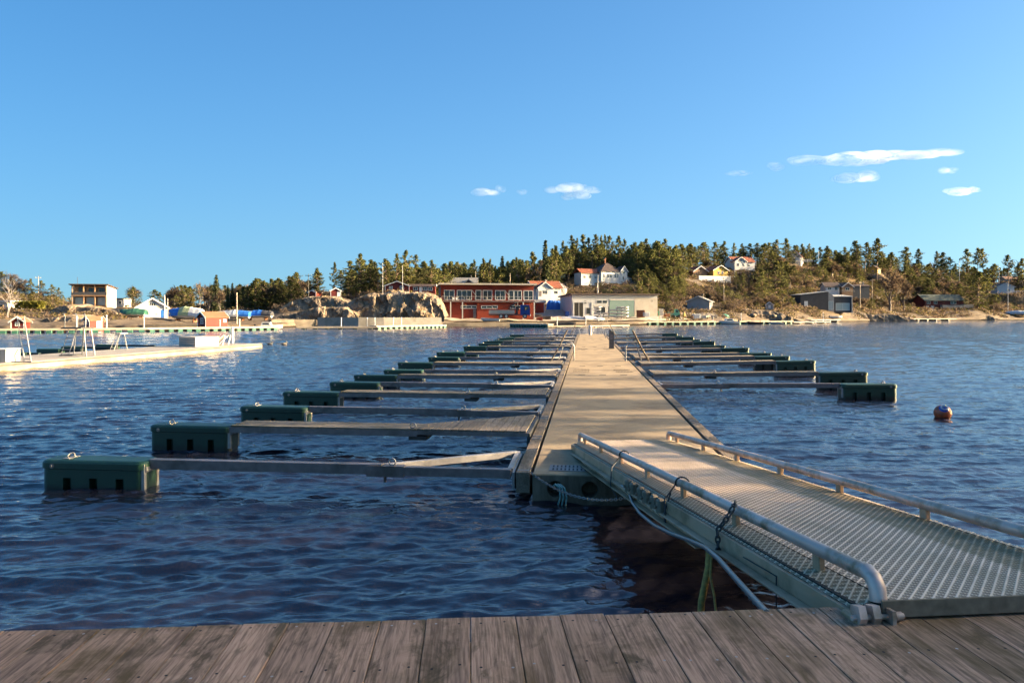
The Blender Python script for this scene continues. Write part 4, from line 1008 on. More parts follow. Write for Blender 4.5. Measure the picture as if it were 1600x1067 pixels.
fill([('bush', 1), ('brush', 3)], 18, 430, 700, 153, 172, (.8, 1.8), 'small heath bush growing on the cliff rocks', 'heath on the cliff', 25, AV2)
fill([('brown', 5), ('brush', 4), ('bush', 2), ('fullpine', 3)], 190, 1040, 1250, lambda p: ctl(p)[4] + 4, lambda p: ctl(p)[8] - 6, (2.2, 5), 'brown leafless thicket covering the middle slope', '', 31, AV, mass='thicket')
fill([('brown', 5), ('brush', 4), ('bush', 2), ('fullpine', 5)], 260, 1235, 1690, lambda p: ctl(p)[4] + 6, lambda p: ctl(p)[8] - 4, (2.5, 6), 'brown leafless thicket covering the right slope', '', 32, AV, mass='thicket')
fill([('pine', 3), ('fullpine', 4)], 150, 1050, 1690, lambda p: ctl(p)[8] - 14, lambda p: ctl(p)[8] + 22, (8, 13), 'uneven line of pines closing the right ridge', '', 33, AV, mass='woodland')
def hedge(px0, px1, yt, yb, Y, label):
    rnd = random.Random(int(px0)); C = MB(); x0, x1 = XP(px0, Y), XP(px1, Y); H = ZP(yt, Y) - ZP(yb, Y)
    for _ in range(1100): tuft(C, (rnd.uniform(x0, x1), Y + rnd.uniform(0, 1.6), ZP(yb, Y) + H * math.sqrt(rnd.random())), .25, 2, .22, rnd)
    T = MB()
    o = C.build('hedge', [MAT['hedge_leaves']], None, False); tag(o, label, 'hedge')
hedge(20, 64, 471, 483, 138, 'clipped yellow green hedge beside the flat roofed house at far left')
# heath and scrub that covers the slopes: nobody could count it
def scrub():
    rnd = random.Random(77); C = MB(); n = 0
    for _ in range(26000):
        px = rnd.uniform(-60, 1690); c = ctl(px); Y = rnd.uniform(c[4] + 3, c[8] + 4) if px < 1040 or rnd.random() < .82 else rnd.uniform(c[2] + 2, c[4] + 6)
        if mnoise.noise(Vector((XP(px, Y) * .07, Y * .07, 2))) < -.22: continue
        skip = False
        for (a, b, t, bt, Yh) in AV:
            if a - 2 < px < b + 2 and Yh - 9 < Y < Yh + 12: skip = True
        if skip or (425 < px < 695 and Y < 172) or (690 < px < 1015 and Y < 196) or (205 < px < 425 and Y < 160): continue
        z = gz(px, Y); s = Y / 260; k = int(rnd.random() * 3); r = rnd.uniform(.4, 1.1) * (1.5 if px > 1030 else 1)
        tuft(C, (XP(px, Y), Y, z + .3 * r), r, 9, .26 * s + .1, rnd, k, .75); n += 1
    o = C.build('undergrowth', [MAT['brown_scrub'], MAT['olive_scrub'], MAT['twigs']], None, False); tag(o, kind='stuff'); o['label'] = 'brown and olive scrub covering the far slopes'; o['category'] = 'undergrowth'
scrub()

# ================================================================== buildings
def paint(name, c, dark=None, rough=.65, clad=None, dirt=None):
    t = NT(name); n = t.noise(t.coord(), .8, 5, .6); d = dark or tuple(x * .8 for x in c)
    col = t.ramp(n, [(.35, c), (.7, d)])
    if clad:                                          # board cladding: narrow grooves every few hand widths
        s = t.sep(t.coord()); q = s[2] if clad > 0 else t.math('ADD', s[0], s[1])
        g = t.math('PINGPONG', t.math('DIVIDE', q, abs(clad)), .5)
        col = t.mix(t.ramp(g, [(.03, .55), (.10, 0.0)]), col, tuple(x * .45 for x in d))
    if dirt: col = t.mix(t.ramp(t.noise(t.coord(), .35, 6, .7), [(.5, 0.0), (.7, .6)]), col, dirt)
    return t.set(Base_Color=col, Roughness=rough, Specular_IOR_Level=.25)
paint('house_white', (.62, .60, .57), (.55, .53, .50), clad=.18)
paint('house_red', (.16, .022, .014), (.12, .017, .012), clad=-.16)
paint('house_orange', (.21, .034, .017), (.165, .027, .014), clad=-.16)
paint('house_darkred', (.13, .022, .018), (.09, .016, .014), clad=-.16)
paint('house_yellow', (.56, .36, .085), (.48, .30, .07), clad=.18)
paint('house_dark', (.060, .060, .066), (.045, .045, .05), clad=-.16)
paint('house_slate', (.075, .085, .095), (.055, .06, .07), clad=-.2)
paint('house_wood', (.33, .20, .115), (.25, .145, .08), clad=.14)
paint('house_grey', (.30, .285, .27), (.25, .235, .22), clad=-.14)
paint('hall_grey', (.42, .42, .42), (.36, .36, .36), clad=-.3)
paint('hall_green', (.16, .235, .215), (.13, .20, .18), clad=-.25)
paint('roof_tile', (.25, .085, .045), (.18, .06, .034), clad=.3)
paint('roof_dark', (.085, .058, .048), (.06, .042, .036), clad=.3)
paint('roof_grey', (.25, .235, .215), (.19, .18, .165), clad=.3)
paint('roof_orange', (.20, .105, .06), (.15, .075, .042), clad=.25)
paint('roof_green', (.085, .095, .07), (.06, .07, .05), clad=.25)
paint('concrete', (.33, .30, .26), (.25, .225, .19), .85, dirt=(.13, .11, .085))
paint('old_stone', (.17, .145, .115), (.11, .09, .07), .9, dirt=(.05, .04, .03))
paint('pier_wood', (.40, .33, .25), (.30, .245, .185), .8)
paint('pale_planks', (.44, .395, .33), (.37, .33, .275), .75, clad=-.15)
paint('tarp_blue', (.03, .14, .46), (.02, .10, .36), .45)
paint('tarp_green', (.035, .11, .075), (.025, .08, .055), .5)
paint('tarp_lime', (.33, .36, .20), (.25, .29, .15), .5)
paint('tarp_white', (.50, .50, .50), (.42, .42, .43), .45)
paint('truck_blue', (.016, .05, .22), (.012, .04, .17), .35)
paint('rust', (.24, .10, .05), (.15, .065, .035), .85)
paint('machine_green', (.12, .33, .22), (.09, .25, .17), .5)
paint('dock_green', (.035, .12, .09), (.025, .085, .06), .5)
paint('boat_hull', (.56, .55, .53), (.48, .47, .45), .35)
tg = NT('window_glass'); tg.set(Base_Color=(.022, .028, .032), Roughness=.08, Specular_IOR_Level=.6)
tg = NT('curtain_glass'); tg.set(Base_Color=(.28, .32, .31), Roughness=.12, Specular_IOR_Level=.6)

def face_M(face, w, d):                               # local axes of a wall: u along the wall, outward, up
    if face == 'F': return frame((0, -d / 2, 0), Vector((1, 0, 0)), Vector((0, -1, 0)), ZU)
    if face == 'B': return frame((0, d / 2, 0), Vector((-1, 0, 0)), Vector((0, 1, 0)), ZU)
    if face == 'R': return frame((w / 2, 0, 0), Vector((0, 1, 0)), Vector((1, 0, 0)), ZU)
    return frame((-w / 2, 0, 0), Vector((0, -1, 0)), Vector((-1, 0, 0)), ZU)
def window(root, FM, u, z, w, h, nx=2, ny=1, fm='white_plain', gm='window_glass', name='window', bar=.09):
    mb = MB(); o = .05
    for a, b, c, d in ((u - w / 2, u + w / 2, z, z + bar), (u - w / 2, u + w / 2, z + h - bar, z + h), (u - w / 2, u - w / 2 + bar, z + bar, z + h - bar), (u + w / 2 - bar, u + w / 2, z + bar, z + h - bar)):
        mb.box(a, b, .003, o, c, d, 0, FM)
    for k in range(1, nx): q = u - w / 2 + w * k / nx; mb.box(q - bar * .35, q + bar * .35, .003, o - .01, z + bar, z + h - bar, 0, FM)
    for k in range(1, ny): q = z + h * k / ny; mb.box(u - w / 2 + bar, u + w / 2 - bar, .003, o - .012, q - bar * .3, q + bar * .3, 0, FM)
    f = mb.build(name, [MAT[fm]], root)
    mb = MB(); mb.box(u - w / 2 + bar * .5, u + w / 2 - bar * .5, .004, .018, z + bar * .5, z + h - bar * .5, 0, FM); mb.build('pane', [MAT[gm]], f)
    return f
def door(root, FM, u, z, w, h, m='white_plain'):
    mb = MB(); mb.box(u - w / 2, u + w / 2, .003, .05, z, z + h, 0, FM, .01); d = mb.build('door', [MAT[m]], root)
    mb = MB(); mb.box(u + w * .3, u + w * .38, .05, .09, z + h * .45, z + h * .5, 0, FM); mb.build('handle', [MAT['steel_dark']], d); return d
def gable(root, w, d, eave, ridge, axis='x', wm='house_white', rm='roof_tile', over=.35, trim='white_plain', off=(0, 0), base=-3.0, cm=None, thick=.16, chim=None):
    ox, oy = off; mb = MB(); T = Matrix.Translation((ox, oy, 0))
    if axis == 'x': mb.prism([(-d / 2, base), (d / 2, base), (d / 2, eave), (0, ridge), (-d / 2, eave)], -w / 2, w / 2, 0, T, 'x')
    else: mb.prism([(-w / 2, base), (w / 2, base), (w / 2, eave), (0, ridge), (-w / 2, eave)], -d / 2, d / 2, 0, T, 'y')
    wall = mb.build('wall', [MAT[wm]], root)
    half, ln = (d / 2, w / 2) if axis == 'x' else (w / 2, d / 2)
    sl = (ridge - eave) / half; e = half + over; ze = eave - sl * over
    sec = [(-e, ze), (0, ridge), (e, ze), (e, ze + thick), (0, ridge + thick * 1.05), (-e, ze + thick)]
    mb = MB(); mb.prism([(p[0], p[1] + .004) for p in sec], -ln - over, ln + over, 0, T, 'x' if axis == 'x' else 'y')
    if trim:                                          # barge boards
        sec2 = [(-e - .02, ze - .12), (0, ridge - .10), (e + .02, ze - .12), (e + .02, ze + thick + .03), (0, ridge + thick + .04), (-e - .02, ze + thick + .03)]
        for s in (-1, 1): a, b = sorted((s * (ln + over), s * (ln + over + .05))); mb.prism(sec2, a, b, 1, T, 'x' if axis == 'x' else 'y')
    roof = mb.build('roof', [MAT[rm], MAT[trim or rm]], root)
    if chim:
        for (cx, cy, h) in chim:
            mb = MB(); mb.box(ox + cx - .3, ox + cx + .3, oy + cy - .3, oy + cy + .3, eave, ridge + h, 0, None, .02); mb.box(ox + cx - .36, ox + cx + .36, oy + cy - .36, oy + cy + .36, ridge + h + .002, ridge + h + .12, 0)
            mb.build('chimney', [MAT[cm or 'concrete']], roof)
    return wall, roof
def site(px, yb, Y): return P(px, yb, Y)
def railing(root, pts, h, m='white_plain', name='railing', step=1.2, rails=3, r=.03):
    mb = MB(); pts = [Vector(p) for p in pts]
    for i in range(len(pts) - 1):
        a, b = pts[i], pts[i + 1]; n = max(1, int((b - a).length / step))
        for k in range(n + 1): q = a.lerp(b, k / n); mb.box(q.x - r, q.x + r, q.y - r, q.y + r, q.z, q.z + h)
        for k in range(rails): mb.tube([a + ZU * h * (k + 1) / rails, b + ZU * h * (k + 1) / rails], r, 4)
    return mb.build(name, [MAT[m]], root)

# wooden modern house, far left
H = thing('modern_house', 'two storey wood fronted house with big glass doors and white side wall', 'house', site(147, 479, 150), R(12))
w, d, h = 6.9, 5.6, 4.75
mb = MB(); mb.prism([(-w / 2, -1), (w / 2, -1), (w / 2, h - .45), (-w / 2, h - .25)], -d / 2 + 1.0, d / 2, 0, None, 'y'); mb.build('wall', [MAT['house_wood']], H)
mb = MB(); mb.prism([(-d / 2 + .02, -1), (d / 2, -1), (d / 2, h - .9), (-d / 2 + .02, h - .30)], w / 2 + .003, w / 2 + .06, 0, None, 'x'); mb.build('side_wall', [MAT['house_white']], H)
mb = MB(); mb.prism([(-d / 2 - .35, h - .12), (d / 2 + .3, h - .75), (d / 2 + .3, h - .55), (-d / 2 - .35, h + .08)], -w / 2 - .4, w / 2 + .4, 0, None, 'x'); mb.build('roof', [MAT['roof_dark']], H)
FM = frame((0, -d / 2 + 1.0, 0), Vector((1, 0, 0)), Vector((0, -1, 0)), ZU)
for u in (-2.2, .0, 2.2): window(H, FM, u, .15, 1.9, 1.9, 1, 1, 'house_wood', 'curtain_glass')
for u in (-1.7, .3, 2.1): window(H, FM, u, 2.55, 1.5, 1.55, 2, 1, 'steel_dark')
for u in (-3.3, -1.1, 1.1, 3.3): mb = MB(); mb.box(u - .10, u + .10, -d / 2 + .0, -d / 2 + .2, 0, h - .15); mb.build('post', [MAT['house_wood']], H)
mb = MB(); mb.box(-w / 2, w / 2, -d / 2 - .1, -d / 2 + .99, 2.22, 2.42); bal = mb.build('balcony', [MAT['house_wood']], H)
mb = MB(); mb.box(-w / 2, w / 2, -d / 2 - .06, -d / 2 - .02, 2.42, 3.1); mb.build('balustrade', [MAT['house_dark']], bal)
FMr = face_M('R', w + .12, d)
for u in (-.4, 1.0, 1.9): window(H, FMr, u, 2.7, .45, .9, 1, 1, 'white_plain')
for u in (.8, 1.7): window(H, FMr, u, .5, .4, 1.0, 1, 1, 'white_plain')
t = thing('garage_annex', 'small flat roofed white annex right of the wooden modern house', 'annex', site(192, 479, 158))
mb = MB(); mb.box(-1.1, 1.1, -1.5, 1.5, -1, 1.7); mb.build('wall', [MAT['house_white']], t); mb = MB(); mb.box(-1.3, 1.3, -1.7, 1.7, 1.703, 1.9); mb.build('roof', [MAT['roof_dark']], t)
window(t, face_M('F', 2.2, 3.0), .2, .5, .8, .8)
railing(t, [(1.3, -1.4, 0), (2.7, -1.4, 0), (2.7, 1, 0)], 1.0, 'steel_dark', 'fence_panel', .5, 3, .02)
t = thing('flat_house', 'white flat roofed house cut by the left edge of the view', 'house', site(4, 485, 146))
mb = MB(); mb.box(-4, 2.6, -2, 3, -1, 1.7); mb.build('wall', [MAT['house_white']], t); mb = MB(); mb.box(-4.4, 3.6, -2.6, 3.3, 1.703, 2.1); mb.build('roof', [MAT['off_white']], t); window(t, frame((0, -2, 0), Vector((1, 0, 0)), Vector((0, -1, 0)), ZU), .6, .3, 2.2, 1.0)

# white boathouse with open truss gable
H = thing('white_boathouse', 'white gabled boathouse with dark roof behind the green covered boat', 'boathouse', site(238, 499, 144), R(28))
gable(H, 5.4, 7, 2.6, 4.3, 'y', 'house_white', 'roof_dark', .5)
FM = face_M('F', 5.4, 7); door(H, FM, -.3, .0, 3.0, 2.2, 'off_white'); window(H, FM, 0, 2.75, 1.3, .75, 3, 1)
mb = MB(); mb.box(1.55, 2.6, .003, .03, .1, 2.0, 0, FM); mb.build('blue_panel', [MAT['tarp_blue']], H)
def cabin(label, px, yb, Y, w, d, eave, ridge, rz, wm, rm, wins=(), doors=(), grp='little red cabins on the far shore', axis='y', name='boat_shed', cat='shed', trim='white_plain'):
    H = thing(name, label, cat, site(px, yb, Y), R(rz), grp); gable(H, w, d, eave, ridge, axis, wm, rm, .22, trim, thick=.1)
    for (f, u, z, a, b) in wins: window(H, face_M(f, w, d), u, z, a, b, 2, 2, bar=.10)
    for (f, u, z, a, b) in doors: door(H, face_M(f, w, d), u, z, a, b)
    mb = MB()
    for sx in (-1, 1): q = sx * (w / 2 - .06); mb.box(q - .07, q + .07, -d / 2 - .025, -d / 2 - .003, -.4, eave - .05)
    mb.build('corner_board', [MAT['white_plain']], H); return H
cabin('red boathouse with dark gable, white window and orange lit side on the left shore', 332, 512.5, 108, 2.35, 3.6, 1.75, 2.5, -36, 'house_red', 'roof_orange', [('F', .1, .65, .85, .95)], [('R', 1.4, .9, .5, .5)])
cabin('tiny red shed under the pale birch at far left', 32, 514, 103.5, 1.8, 2.0, 1.15, 1.85, 14, 'house_red', 'roof_orange', [('F', .0, .45, .6, .6)])
cabin('tiny red shed with white door beside the grey rock hump', 147, 512.5, 105, 1.4, 2.2, 1.25, 1.75, -28, 'house_red', 'roof_orange', [('F', -.1, .5, .62, .62)], [('R', .3, .0, .7, 1.1)])
cabin('small dark shed with white door on top of the cliff ledges', 524, 464, 176, 2.6, 3.0, 1.5, 2.2, 18, 'house_darkred', 'roof_dark', [], [('F', .7, 0, .7, 1.4)])
cabin('small orange red hut on the bare rock dome', 492, 463.5, 180, 2.4, 2.4, 1.1, 1.55, -20, 'house_orange', 'roof_orange')
H = cabin('low dark red cottage with white edged roof on top of the large cliff', 622, 457.5, 178, 6.2, 5.0, 1.7, 2.85, 4, 'house_darkred', 'roof_dark', [('F', 1.2, .6, 1.0, 1.1), ('F', -1.6, .6, .9, 1.0)], [], None, 'y', 'cliff_cottage', 'cottage')
gable(H, 6.8, 4.0, 1.65, 2.2, 'x', 'house_darkred', 'roof_dark', .3, 'white_plain', (6.3, .6), thick=.1)
for u in (4.6, 7.0, 8.4): window(H, frame((u, -1.4, 0), Vector((1, 0, 0)), Vector((0, -1, 0)), ZU), 0, .55, 1.2, .9)
door(H, frame((5.9, -1.4, 0), Vector((1, 0, 0)), Vector((0, -1, 0)), ZU), 0, .0, .7, 1.5)

# red boathouse with glazed upper floor
Yb = 168; k = Yb / F
H = thing('red_club_house', 'long red two storey building with glazed balcony floor and white posts', 'building', P(759, 496.5, Yb), R(9))
W_, D_, Ht = 22.6, 9.0, 8.1
mb = MB(); mb.box(-W_ / 2, W_ / 2, -D_ / 2, D_ / 2, -1, 4.1, 0); mb.box(-W_ / 2 + .0, W_ / 2, -D_ / 2 + .9, D_ / 2, 4.103, 7.35, 0); mb.build('wall', [MAT['house_red']], H)
mb = MB(); mb.box(-W_ / 2 - .06, -W_ / 2 - .004, -D_ / 2, D_ / 2, 3.3, 7.35); mb.build('slate_side', [MAT['house_slate']], H)
mb = MB(); mb.box(-W_ / 2 + 8.6, W_ / 2, -D_ / 2 - .35, -D_ / 2 - .004, -1, 3.72); mb.build('front_bay', [MAT['house_orange']], H)
mb = MB(); mb.prism([(-D_ / 2 - .75, 7.9), (D_ / 2 + .4, 7.36), (D_ / 2 + .4, 7.62), (-D_ / 2 - .75, 8.22)], -W_ / 2 - .5, W_ / 2 + .5, 0, None, 'x'); roof = mb.build('roof', [MAT['roof_grey']], H)
mb = MB(); mb.box(-W_ / 2 - .5, W_ / 2 + .5, -D_ / 2 - .80, -D_ / 2 - .755, 7.86, 8.24, 0); mb.build('fascia', [MAT['pale_planks']], roof)
mb = MB(); mb.prism([(-D_ / 2 + .9, 7.352), (D_ / 2, 7.352), (-D_ / 2 + .9, 7.84)], -W_ / 2, W_ / 2, 0, None, 'x'); mb.build('upper_gusset', [MAT['house_orange']], H)
FM = frame((0, -D_ / 2 + .9, 0), Vector((1, 0, 0)), Vector((0, -1, 0)), ZU)
for u, w in ((-9.2, 2.5), (-5.6, 3.6), (-2.2, 1.4), (.0, 2.3), (3.1, 2.5), (5.8, 1.3), (7.4, 2.0), (10.0, 2.4)):
    window(H, FM, u, 4.3, w, 2.35, max(1, round(w / 1.15)), 1, 'white_plain', bar=.13)
FM2 = frame((0, -D_ / 2, 0), Vector((1, 0, 0)), Vector((0, -1, 0)), ZU); FM3 = frame((0, -D_ / 2 - .35, 0), Vector((1, 0, 0)), Vector((0, -1, 0)), ZU)
window(H, FM2, -4.6, 2.2, 3.9, .75, 3, 1, bar=.13); window(H, FM3, .3, 2.2, 4.0, .75, 3, 1, bar=.13); window(H, FM3, 6.6, 2.2, 2.6, .75, 2, 1, bar=.13); door(H, FM2, -3.2, -.05, .7, 2.1, 'beam_grey')
mb = MB(); mb.box(-W_ / 2 + .2, W_ / 2, -D_ / 2 - 1.15, -D_ / 2 + .88, 3.80, 4.02); bal = mb.build('balcony', [MAT['beam_grey']], H)
mb = MB()
for u in np.arange(-W_ / 2 + .2, W_ / 2 + .1, 1.32): mb.box(u - .035, u + .035, -D_ / 2 - 1.14, -D_ / 2 - 1.07, 4.02, 5.02)
mb.box(-W_ / 2 + .2, W_ / 2, -D_ / 2 - 1.15, -D_ / 2 - 1.06, 5.022, 5.08); mb.build('railing', [MAT['off_white']], bal)
for u in (-9.0, -6.2, 8.4, 11.1): mb = MB(); mb.box(u - .13, u + .13, -D_ / 2 - 1.1, -D_ / 2 - .84, -.6, 3.798); mb.build('post', [MAT['off_white']], H)
for u in (-3.3, 4.7):
    mb = MB(); M = Matrix.Translation((u, -D_ / 2 + .3, 5.9)) @ Matrix.Rotation(R(52), 4, 'Y'); mb.box(-.9, .9, -.04, .04, -.06, .06, 0, M); mb.build('stay', [MAT['off_white']], H)
for u in (-8.3, -7.5):
    mb = MB(); mb.box(u - .22, u + .22, -4.9, -4.5, 4.25, 4.33); mb.box(u - .22, u + .22, -4.52, -4.45, 4.33, 4.85)
    for a in (-.18, .18):
        for b in (-4.85, -4.55): mb.box(u + a - .025, u + a + .025, b - .025, b + .025, 4.02, 4.25)
    o = mb.build('balcony_chair', [MAT['white_plain']]); o.matrix_world = H.matrix_basis.copy(); tag(o, ('leftmost' if u < -8 else 'second') + ' white chair from the left on the red building balcony', 'chair', 'balcony chairs')
H = cabin('plain red shed with grey roof at the right end of the red building', 841, 488, 184, 3.6, 4, 2.6, 3.3, -6, 'house_orange', 'roof_grey', [], [], None, 'x', 'side_shed', 'shed', None)
t = thing('grey_roof_house', 'grey brown roofed house half hidden behind the red building roof', 'house', site(722, 450, 222)); gable(t, 9.5, 6, 1.6, 3.2, 'x', 'house_grey', 'roof_grey', .4, 'roof_grey'); 
gable(t, 3.6, 3, 1.2, 2.5, 'y', 'house_dark', 'roof_dark', .3, 'off_white', (2.4, -3.2))
H = thing('small_white_house', 'small white house with orange roof just right of the red building', 'house', site(850, 464, 226), R(16))
gable(H, 9.8, 6.5, 3.0, 5.1, 'x', 'house_white', 'roof_tile', .4, 'white_plain', chim=[(0.6, 0, .5)])
gable(H, 4.6, 3, 2.8, 4.5, 'y', 'house_white', 'roof_dark', .4, 'white_plain', (-1.6, -4.3))
FM = frame((-1.6, -5.8, 0), Vector((1, 0, 0)), Vector((0, -1, 0)), ZU); window(H, FM, 0, .7, 1.7, 1.3, 3, 1); door(H, FM, -1.6, 0, .8, 1.8, 'beam_grey')
FM = frame((0, -3.25, 0), Vector((1, 0, 0)), Vector((0, -1, 0)), ZU); window(H, FM, 3, .9, 1.4, 1.1)
H = thing('white_shed', 'little white gabled building right of the small orange roofed house', 'house', site(876, 460, 232), R(-14)); gable(H, 3.8, 5, 2.3, 3.7, 'y', 'house_white', 'roof_dark', .35); window(H, face_M('F', 3.8, 5), .5, .6, 1.5, 1.3, 2); window(H, face_M('L', 3.8, 5), 0, .7, 1.4, 1.2, 2)

# white villa on the hill
Y = 264; s = Y / F
H = thing('white_villa', 'large white villa with hipped tile roof, chimney and long side wings on the hill', 'villa', site(945, 441, Y), R(24))
mb = MB(); mb.box(-11.8, -4, -2.4, 3.0, -1.5, 3.3); mb.build('wing_wall', [MAT['house_white']], H)
mb = MB(); mb.prism([(-2.9, 3.1), (.3, 4.75), (3.5, 3.1), (3.5, 3.3), (.3, 5.0), (-2.9, 3.3)], -12.3, -3.4, 0, None, 'x'); mb.build('wing_roof', [MAT['roof_tile']], H)
mb = MB(); mb.box(-4, 4.6, -4.0, 4.2, -1.5, 3.9); mb.build('wall', [MAT['house_white']], H)
mb = MB(); a = [(-4.5, -4.5, 3.9), (5.1, -4.5, 3.9), (5.1, 4.7, 3.9), (-4.5, 4.7, 3.9), (.2, -.3, 7.4), (1.2, -.3, 7.4), (1.2, .5, 7.4), (.2, .5, 7.4)]
mb.add(a, [(0, 1, 5, 4), (2, 3, 7, 6), (3, 0, 4, 7), (4, 5, 6, 7), (0, 3, 2, 1)], 0); mb.add(a, [(1, 2, 6, 5)], 1); roof = mb.build('roof', [MAT['roof_dark'], MAT['roof_tile']], H)  # right slope red as in sun, the others dark: shade painted by material
mb = MB(); mb.box(-.2, .35, -.2, .35, 7.1, 9.0, 0, None, .02); mb.box(-.28, .43, -.28, .43, 9.003, 9.15); mb.build('chimney', [MAT['rust']], roof)
gable(H, 3.2, 3.0, 4.2, 6.0, 'y', 'house_white', 'roof_dark', .35, 'white_plain', (6.0, -2.6))
mb = MB(); mb.prism([(5, -1.5), (11.2, -1.5), (11.2, 1.6), (5, 3.9)], -1.8, 3.6, 0, None, 'y'); mb.build('side_wing', [MAT['house_white']], H)
mb = MB(); mb.prism([(5, 3.92), (11.9, 1.35), (11.9, 1.6), (5, 4.2)], -2.3, 4.0, 0, None, 'y'); mb.build('side_roof', [MAT['roof_tile']], H)
FM = frame((0, -4.0, 0), Vector((1, 0, 0)), Vector((0, -1, 0)), ZU)
for u in (-2.9, -1.0, .2, 2.2, 3.2): window(H, FM, u, 1.5, .9, 1.5, 2, 2)
FM = frame((0, -2.4, 0), Vector((1, 0, 0)), Vector((0, -1, 0)), ZU)
for u in (-10.4, -8, -5.6): window(H, FM, u, 1.1, 1.1, 1.2, 2)
FM = frame((6.0, -4.1, 0), Vector((1, 0, 0)), Vector((0, -1, 0)), ZU); window(H, FM, 0, 3.2, 1.2, 1.1, 3); window(H, FM, -.2, .8, .8, 1.4)
FM = frame((0, -1.8, 0), Vector((1, 0, 0)), Vector((0, -1, 0)), ZU)
for u in (8.2, 9.2, 10.3): window(H, FM, u, .1, .8, 1.3, 1)

# grey boat hall
Y = 184
H = thing('boat_hall', 'long grey low hall with green wide door and open dark bay at left', 'hall', P(950, 494.5, Y), R(12))
w, d, h = 23.6, 11, 5.2
mb = MB(); mb.box(-w / 2, w / 2, -d / 2, d / 2, -1, h); mb.build('wall', [MAT['hall_grey']], H)
mb = MB(); mb.prism([(-d / 2 - .6, h + .45), (d / 2 + .6, h + .05), (d / 2 + .6, h + .35), (-d / 2 - .6, h + .8)], -w / 2 - .5, w / 2 + .5, 0, None, 'x'); mb.prism([(-d / 2, h + .002), (d / 2, h + .002), (-d / 2, h + .5)], -w / 2, w / 2, 1, None, 'x'); mb.build('roof', [MAT['roof_dark'], MAT['hall_grey']], H)
FM = face_M('F', w, d)
mb = MB(); mb.box(-1.6, 5.2, .003, .06, .0, 4.25, 0, FM); gd = mb.build('green_door', [MAT['hall_green']], H)
mb = MB(); mb.box(-1.6, 5.2, .003, .12, 4.253, 4.5, 0, FM); mb.build('door_track', [MAT['off_white']], gd)
mb = MB(); mb.box(-11.2, -8.8, .003, .03, .0, 3.6, 0, FM); o = mb.build('bay_shade', [MAT['flat_black']], H)  # black sheet on the wall, painting in the dark of the bay
mb = MB(); mb.box(-11.5, -11.2, .003, .08, .0, 3.9, 0, FM); mb.box(-10.0, -9.9, .034, .08, .0, 3.6, 0, FM); mb.box(-11.2, -6.2, .003, .08, 3.6, 3.9, 0, FM); mb.box(-6.6, -6.2, .003, .1, .0, 3.597, 0, FM); mb.build('bay_frame', [MAT['hall_grey']], H)
window(H, FM, -4.4, 3.4, 1.5, .85, 1, 1, 'off_white'); window(H, FM, -2.9, 3.4, 1.4, .85, 1, 1, 'off_white'); window(H, FM, -7.4, .6, 1.1, 1.7, 1, 1, 'house_grey'); window(H, FM, -4.0, .7, 2.6, 1.8, 2, 1, 'off_white'); window(H, FM, -8.2, 3.3, .7, .8, 1, 1, 'house_grey'); window(H, FM, 10.2, 3.9, .5, .4, 1, 1, 'steel_dark')
mb = MB(); mb.box(5.35, w / 2, .003, .05, .1, 4.9, 0, FM); mb.build('front_panel', [MAT['pale_planks']], H)
mb = MB(); mb.box(-6.1, -1.75, .003, .09, 2.75, 3.0, 0, FM); mb.build('string_course', [MAT['off_white']], H)

# grey cottage, yellow house, white house and other houses on the middle slope
H = thing('grey_cottage', 'low pale grey cottage with grey roof and dark chimney behind the bank', 'cottage', site(1094, 480, 228), R(-24)); gable(H, 7.2, 8, 1.9, 3.5, 'y', 'house_grey', 'roof_grey', .5, 'off_white', chim=[(.6, 1.0, .9)], cm='steel_dark')
for u in (-2, 1.5): window(H, face_M('R', 7.2, 8), u, .5, 1.6, 1.0, 2)
H = thing('yellow_house', 'yellow house with tile roofs and white terrace on the middle slope', 'house', site(1118, 436, 296), R(18))
gable(H, 7.2, 7.4, 3.6, 5.6, 'y', 'house_yellow', 'roof_tile', .5, chim=[(2.4, 1.5, .2)], cm='white_plain')
gable(H, 7.0, 6, 3.1, 5.3, 'y', 'house_wood', 'roof_tile', .5, 'white_plain', (-8.2, 2.0), chim=[(1.5, 0, .2)], cm='white_plain')
FM = face_M('F', 7.2, 7.4)
for u in (-.9, .9): window(H, FM, u, 1.9, .95, 1.2, 2)
FM = face_M('R', 7.2, 7.4)
mb = MB(); mb.box(-3.6, 3.6, .003, .05, -1, 3.5, 0, FM); mb.build('side_wall', [MAT['house_white']], H)  # white sheet on the sunny wall, its brightness put into the colour
for u in (-1.2, 1.2): window(H, frame((3.66, 0, 0), Vector((0, 1, 0)), Vector((1, 0, 0)), ZU), u, 1.6, .9, 1.1, 2)
mb = MB(); mb.box(-12.4, 3.2, -6.2, -3.75, -2.2, -.2); mb.box(-12.4, 3.2, -6.2, -6.05, -.2, .9); mb.build('terrace', [MAT['house_white']], H)
H = thing('white_hill_house', 'white house with dark red roof high on the ridge right of the yellow house', 'house', site(1156, 420, 330), R(14))
gable(H, 11.5, 7, 3.2, 5.6, 'x', 'house_white', 'roof_tile', .5); gable(H, 6.0, 3.4, 3.0, 5.0, 'y', 'house_white', 'roof_tile', .5, 'white_plain', (-3.5, -4.6))
FM = frame((-3.5, -6.3, 0), Vector((1, 0, 0)), Vector((0, -1, 0)), ZU); window(H, FM, 0, 2.9, .9, .9); window(H, FM, -1.5, .6, 1.2, 1.5); window(H, FM, 1.4, .6, 1.2, 1.5)
FM = frame((0, -3.5, 0), Vector((1, 0, 0)), Vector((0, -1, 0)), ZU); window(H, FM, 2.4, .7, 1.4, 1.3); window(H, face_M('R', 11.5, 7), 0, .7, 1.2, 1.3)
railing(H, [(-7.5, -7.6, -.4), (7.8, -7.6, -.4)], 1.0, 'white_plain', 'terrace_rail', 1.5, 2)
